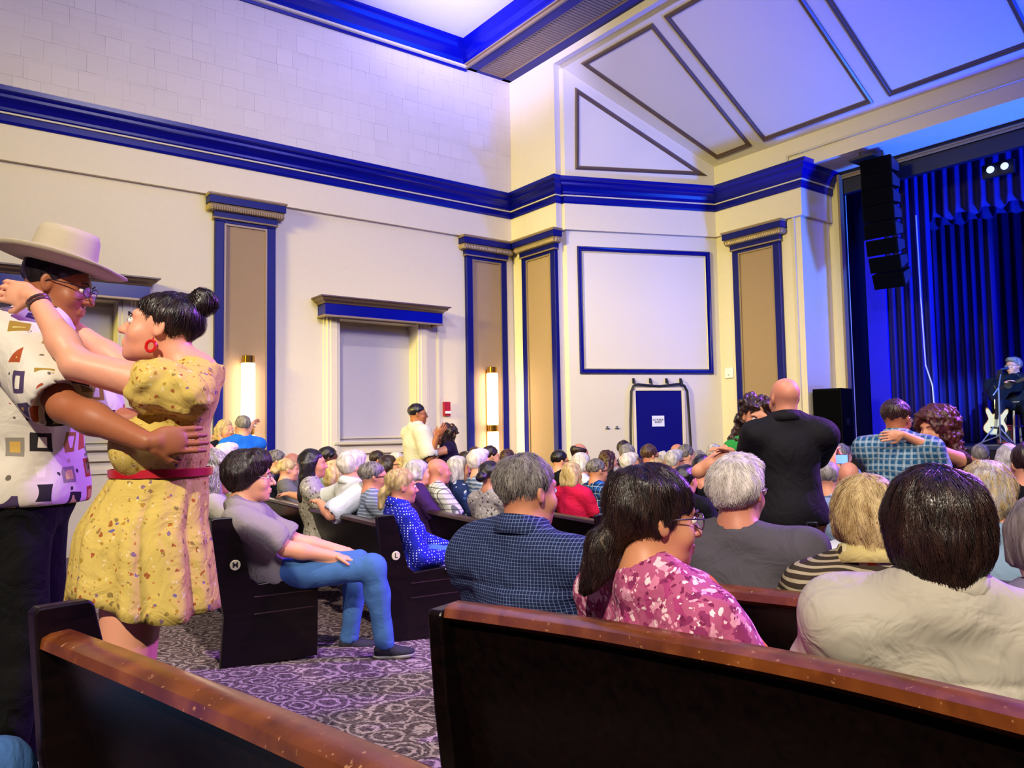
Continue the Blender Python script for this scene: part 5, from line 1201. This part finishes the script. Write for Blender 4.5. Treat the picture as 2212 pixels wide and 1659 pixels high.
crowd(992, 988, 50, Bb, h_silver, skin_b, True, floral_n, 'woman with a long grey blond bob in a navy floral top', D=7.6, dhd=10)
crowd(1036, 976, 48, Fu, h_white, skin_b, False, stripe_w, 'white haired man with glasses in a blue and white striped shirt', D=7.5, gl=1, g=1.1)
crowd(1008, 977, 36, S, h_dark, skin_b, False, blkc, 'dark haired head left of the corner wall lamp')
crowd(1031, 968, 36, S, h_brown, skin_b, False, gry, 'brown haired head just below the corner wall lamp')
crowd(1062, 966, 42, S, h_dark, skin_b, False, gry, 'man with short dark hair just right of the corner wall lamp')
crowd(1098, 973, 44, 'crop', h_brown, skin_b, False, blkc, 'brown haired head left of the salt and pepper head', hd=40)
crowd(1062, 996, 66, 'bun', h_black, skin_a, True, flor_g, 'dark haired woman with a low bun in a grey floral top', D=6.5, hd=40)
crowd(1211, 975, 44, S, h_black, skin_b, False, blkc, 'dark haired man with glasses in a black shirt, behind the woman in red', gl=1)
crowd(1254, 961, 44, Bd, h_dark, skin_r, False, gry, 'balding man below the wall sockets')
crowd(1258, 980, 48, 'shortbob', h_white, skin_b, True, wht, 'white haired woman in white behind the woman in red')
crowd(1237, 997, 54, Bb, h_blond, skin_b, True, pink, 'woman with a blond bob in a crimson pink top', D=8.2, hd=45, g=1.1)
crowd(1291, 991, 54, S, h_salt, skin_a, False, plaid_b, 'man with short greying hair and glasses in a bright blue plaid shirt', D=8.2, gl=1, dhd=5, g=1.1)
crowd(1282, 980, 30, S, h_dark, skin_b, False, blkc, 'small dark head behind the man in bright blue plaid')
crowd(1316, 975, 40, 'curly', h_brown, skin_b, True, blkc, 'woman with brown curly hair left of the blue doorway')
crowd(1328, 1000, 40, Bd, h_white, skin_r, False, wht, 'balding white haired man behind the ponytail woman')
crowd(1350, 955, 38, S, h_dark, skin_b, False, nvy, 'tall dark haired man at the left edge of the blue doorway', hd=60)
crowd(1358, 963, 42, 'crop', h_grey, skin_b, False, gry, 'grey haired man with glasses at the left edge of the doorway', gl=1)
crowd(1362, 980, 46, Fu, h_white, skin_b, False, wht, 'white haired person left of the brown haired man in the doorway')
crowd(1380, 990, 42, 'crop', h_brown, skin_b, False, blkc, 'brown head just above the ponytail woman\'s hair')
crowd(1405, 964, 46, S, h_brown, skin_r, False, gry, 'brown haired man with glasses in front of the blue doorway', gl=1)
crowd(1418, 989, 46, 'shortbob', h_blond, skin_b, True, wht, 'pale blond head in front of the blue doorway')
crowd(1437, 976, 36, Th, h_white, skin_b, False, blkc, 'head with white cap like hair in front of the blue doorway')
crowd(1459, 974, 46, Fu, h_silver, skin_r, False, wht, 'silver haired man with glasses right of the blue doorway', gl=1)
crowd(1466, 961, 38, None, h_grey, skin_r, False, tan, 'bald orange toned head at the right edge of the doorway')
crowd(1484, 964, 44, S, h_salt, skin_b, False, blkc, 'dark grey haired man right of the doorway')
crowd(1482, 1008, 60, Fu, h_black, skin_a, False, blkc, 'black haired head just right of the ponytail woman\'s forehead', D=6.4, hd=50)
crowd(1518, 988, 58, S, h_black, skin_a, False, blkc, 'black haired man in a black shirt left of the white haired man in grey', D=6.6, hd=28, g=1.1)
crowd(1514, 975, 40, Th, h_grey, skin_b, False, gry, 'thin haired grey head behind the black haired man in black')
crowd(1546, 962, 40, S, h_silver, skin_b, False, lblue, 'silver head below the curly haired woman\'s outstretched arm')
crowd(1822, 962, 44, Th, h_grey, skin_b, False, lblue, 'grey haired person beyond the raised phone', dhd=10)
crowd(1850, 966, 36, S, h_dark, skin_b, False, blkc, 'dark head left of the man in teal plaid')
crowd(1800, 985, 40, Fu, h_dark, skin_b, False, blkc, 'dark haired head between the bald dancer and the phone')
crowd(1835, 1008, 58, None, h_grey, skin_r, False, lblue, 'bald man below the raised phone', D=5.4, hd=30)
crowd(2117, 963, 50, 'crop', h_grey, skin_b, False, gry, 'man with grey buzzed hair below the stage', hd=20)
crowd(2150, 978, 40, S, h_silver, skin_b, False, wht, 'silver haired man in white below the guitars', hd=-30)
crowd(2178, 966, 62, L_, h_silver, skin_b, True, gry, 'woman with long pale hair below the stage at the right', D=6.6, hd=15)
crowd(2212, 970, 70, 'bun', h_dark, skin_b, True, blkc, 'dark haired woman in a black top at the right edge below the singer', D=5.2, hd=10)
crowd(1958, 1000, 52, S, h_dark, skin_b, False, blkc, 'dark haired head behind the plaid dancer', D=7.6)
crowd(1600, 1000, 44, Fu, h_salt, skin_b, False, gry, 'grey head hidden behind the white haired man in grey', D=7.0)
crowd(2060, 985, 44, Fu, h_dark, skin_b, False, nvy, 'dark haired head under the curly dancer', D=7.0, hd=15)
crowd(1128, 985, 44, S, h_dark, skin_b, False, gry, 'dark head behind the salt and pepper haired man', D=8.5)
crowd(540, 975, 44, S, h_grey, skin_b, False, gry, 'grey head behind the man in jeans', D=8.6)
# arms of the white shirted man along the rail
person('person in a dark navy jacket leaning forward beyond the navy checked shirt', px=(1150, 1090), D=3.75, hd=58, skinm=skin_b, hair=('short', h_dark), top=nvy, sleeve=1.8, bottom=dark_t, fig=dict(lean=-8, wide=1.1, g=1.15), res=(.018, .011), fold=(.012, 18))
person('person in a white top bending forward left of the blond lady', px=(1852, 1118), D=3.35, hd=20, skinm=skin_b, hair=('short', h_grey), top=wht, sleeve=.8, bottom=dark_t, fig=dict(lean=-10, wide=1.1, g=1.1), res=(.018, .011), fold=(.012, 18))
person('seated neighbour at the lower left corner, only a denim knee in view', head=W(-8.28, 8.42, 1.27), hd=53, floor=0.0, skinm=skin_b, hair=('short', h_brown), top=lblue, sleeve=.8, bottom=DN, fig=dict(lean=12, seat=.50), res=(.02, .012))
# hand bag on the pew
k = MB().lathe([(.001, 0), (.05, .0), (.062, .03), (.05, .10), (.02, .12), (.001, .12)], (0, 0, 0), 18).build('hand_bag', plain('bag_leather', '0c0a10', .4), smooth=True, label='small black bag resting on the pew beside the white top', cat='bag'); k.location = P(1757, 1212, 3.35); k.scale = (1, .7, 1)
MB().tube([(-.03, 0, .11), (-.02, 0, .16), (.02, 0, .16), (.03, 0, .11)], .005, 6).build('strap', plain('bag_leather', '0c0a10', .4), k)
# raised phone and the hands holding it
ph = P(1811, 992, 6.2)
o = person('person in a pale blue shirt holding up a phone', px=(1790, 1035), D=6.0, hd=35, skinm=skin_b, hair=('short', h_grey), top=stripe_w, sleeve=1.0, bottom=dark_t, fig=dict(lean=5), res=(.02, .012), arms={-1: (1799, 1002, 6.15, (-1, 0, -1)), 1: (1822, 1004, 6.2, (1, 0, -1))}, hands={-1: dict(d=(.2, .3, 1), n=(1, 0, 0), curl=.8), 1: dict(d=(-.2, .3, 1), n=(-1, 0, 0), curl=.8)}, hand_res=.008)
p_ = empty('smartphone', tuple(ph), math.radians(-35), 'lit smartphone held up in the crowd right of the bald dancer', 'phone')
MB().box(-.075, .075, -.004, .004, -.037, .037).build('case', black_m, p_, bevel=.003); MB().box(-.07, .07, -.006, -.004, -.033, .033).build('screen', emit('phone_screen', '6090FF', 1.5), p_)
# ---------------------------------------------------------------- singer on the stage
suit = C_('black_suit', '0c0f1c', .7, .4); sf = 1.06
SD = 11.3
def singer_x(f, b, loc, Rz):
    m = MB(); u = f.chest
    m.add([(-.05, u[1]+.125, u[2]+.14), (.05, u[1]+.125, u[2]+.14), (0, u[1]+.142, u[2]-.10)], [(0, 1, 2)]).build('shirt_front', plain('dress_shirt', 'E8E8F0', .6), b)
f, b, loc = person('singer in a dark suit seated on a stool playing a black guitar on stage', px=(2189, 791), D=SD, hd=-142, floor=sf+.02, group='performers on stage', skinm=skin_b, hair=(Fu, h_grey), top=suit, sleeve=1.85, bottom=suit, glass=frame_m, eye=False, fold=(.009, 20), res=(.016, .009), xtra=singer_x,
       fig=dict(lean=4, seat=.60, hyaw=28, g=1.05, arms={1: (.10, .24, .98), -1: (-.42, .30, 1.12)}, knees={1: ((.16, .42, .68), (.14, .50, .28)), -1: ((-.17, .40, .60), (-.20, .40, .10))}), shoes=(plain('black_shoe', '0a0a0a', .3), plain('black_sole', '0a0a0a', .6)))
def guitar(par_root, mt_body, mt_top, yaw_m, s=1.0, electric=False):
    # body in local x (width) - z (length), neck along +z
    o1 = [(0, -.24), (.12, -.235), (.185, -.17), (.195, -.10), (.15, -.02), (.115, .04), (.135, .12), (.145, .17), (.10, .235), (.03, .25), (0, .25)]
    if electric: o1 = [(0, -.22), (.10, -.215), (.16, -.16), (.165, -.10), (.125, -.02), (.11, .03), (.13, .09), (.155, .15), (.15, .20), (.11, .19), (.06, .11), (.03, .12), (0, .13)]
    n = 6; pts = o1+[(-x, z) for x, z in o1[::-1][1:-1]]
    P_ = smooth_path(pts+[pts[0]], 3)[:-1]; th = .05 if not electric else .022
    m = MB(); m.prism([(p[0]*s, p[1]*s) for p in P_], 1, -th, th); m.build('guitar_body', mt_body, par_root, bevel=.006)
    m = MB(); m.prism([(p[0]*s*.95, p[1]*s*.95) for p in P_], 1, th, th+.003); m.build('guitar_top', mt_top, par_root)
    top_z = .25 if not electric else .13
    m = MB(); m.prism([(-.026*s, top_z*s-.08), (.026*s, top_z*s-.08), (.022*s, .66*s), (-.022*s, .66*s)], 1, th-.005, th+.014); m.build('neck', plain('guitar_neck', '1c120c', .4), par_root, bevel=.003)
    m = MB(); m.prism([(-.03*s, .66*s), (.03*s, .66*s), (.04*s, .82*s), (-.03*s, .84*s)], 1, th-.005, th+.01)
    for i in range(3):
        for sx in (-1, 1): m.tube([(sx*.03*s, th, (.69+.045*i)*s), (sx*.055*s, th, (.69+.045*i)*s)], .006, 5)
    m.build('headstock', plain('guitar_neck', '1c120c', .4), par_root)
    if not electric: MB().lathe([(0, .0), (.05*s, 0)], (0, 0, 0), 18).build('sound_hole', black_m, par_root).matrix_local = Matrix.Translation((0, th+.006, .06*s)) @ Matrix.Rotation(-math.pi/2, 4, 'X')
    MB().box(-.07*s, .07*s, th+.002, th+.012, -.115*s, -.095*s).build('bridge', black_m, par_root)
    m = MB()
    for i in range(6): x = (-.018+.0072*i)*s; m.tube([(x, th+.012, -.1*s), (x, th+.017, .66*s)], .0012, 3)
    m.build('strings', wire_m, par_root)['kind'] = 'stuff'
Rg = Matrix.Rotation(math.radians(142), 4, 'Z')
gp = empty('acoustic_guitar', label='black acoustic guitar held by the seated singer', cat='guitar')
gp.matrix_world = b.matrix_basis @ Matrix.Translation((.10, .24, .93)) @ Matrix.Rotation(math.radians(-68), 4, 'Y')
guitar(gp, plain('guitar_black', '08080c', .15), plain('guitar_black_top', '0e1828', .12), 0, .95)
st = empty('bar_stool', tuple(b.location), 0, 'wooden bar stool under the singer', 'stool'); st.location.z = sf
wood = plain('stool_wood', 'B89468', .4)
MB().lathe([(0, .60), (.16, .60), (.17, .585), (.16, .565), (0, .565)], (0, 0, 0), 20).build('seat', wood, st, smooth=True)
for i in range(4):
    a_ = math.pi/4+i*math.pi/2; MB().tube([(.10*math.cos(a_), .10*math.sin(a_), .575), (.20*math.cos(a_), .20*math.sin(a_), 0)], .016, 8).build('leg', wood, st, smooth=True)
MB().tube([(.155*math.cos(a_), .155*math.sin(a_), .24) for a_ in np.linspace(0, 2*math.pi, 21)], .009, 6, cap=False).build('foot_ring', wire_m, st, smooth=True)
mp = P(2157, 880, SD-.75); ms = empty('microphone_stand', (mp[0], mp[1], sf), 0, 'microphone on a boom stand in front of the singer', 'microphone stand')
top_p = P(2157, 838, SD-.75)-np.array([mp[0], mp[1], sf]); mic = P(2163, 798, SD-.4)-np.array([mp[0], mp[1], sf]); mic2 = P(2176, 795, SD-.2)-np.array([mp[0], mp[1], sf])
chr_m = plain('chrome_tube', 'A0A8B8', .25, .7)
MB().tube([(0, 0, .02), tuple(top_p)], .011, 8).build('pole', chr_m, ms, smooth=True)
MB().tube([tuple(top_p-np.array([.08, 0, .1])), tuple(top_p), tuple(mic)], .009, 8).build('boom', chr_m, ms, smooth=True)
for i in range(3):
    a_ = 2*math.pi*i/3+.4; MB().tube([(0, 0, .12), (.26*math.cos(a_), .26*math.sin(a_), .01)], .009, 6).build('leg', chr_m, ms, smooth=True)
MB().tube([tuple(mic), tuple(mic+(mic2-mic)*.65), tuple(mic+(mic2-mic)*.7), tuple(mic2)], [.012, .015, .024, .022], 10).build('microphone', plain('mic_grey', '505868', .4, .5), ms, smooth=True)
gp2 = P(2152, 916, SD-.3); ge = empty('electric_guitar', label='cream and gold electric guitar standing on a stand beside the stool', cat='guitar')
ge.matrix_world = Matrix.Translation(Vector((gp2[0], gp2[1], sf+.32))) @ Matrix.Rotation(math.radians(150), 4, 'Z') @ Matrix.Rotation(math.radians(-14), 4, 'X') @ Matrix.Rotation(math.radians(-6), 4, 'Y')
guitar(ge, plain('guitar_gold', 'C8862C', .25), plain('guitar_cream', 'F0DCA8', .25), 0, .88, True)
gs = empty('guitar_stand', (gp2[0], gp2[1], sf), math.radians(150), 'folding metal stand holding the electric guitar', 'guitar stand')
for i in range(3):
    a_ = 2*math.pi*i/3+.5; MB().tube([(0, -.02, .28), (.22*math.cos(a_), .22*math.sin(a_), .01)], .010, 6).build('leg', chr_m, gs, smooth=True)
MB().tube([(0, -.03, .1), (0, -.06, .62)], .010, 6).build('upright', chr_m, gs, smooth=True); MB().tube([(-.10, .06, .15), (-.08, 0, .13), (.08, 0, .13), (.10, .06, .15)], .010, 6).build('cradle', chr_m, gs, smooth=True)
mn = empty('stage_amplifier', tuple(P(2172, 925, SD+.1)), math.radians(140), 'small red box on the stage between guitar and stool', 'box'); mn.location.z = sf
MB().box(-.10, .10, -.07, .07, 0, .26).build('box', plain('red_box', 'A01820', .5), mn, bevel=.01); MB().box(-.08, .08, .07, .075, .02, .18).build('front', black_m, mn)
# forearms on the rail for the man in the pale shirt
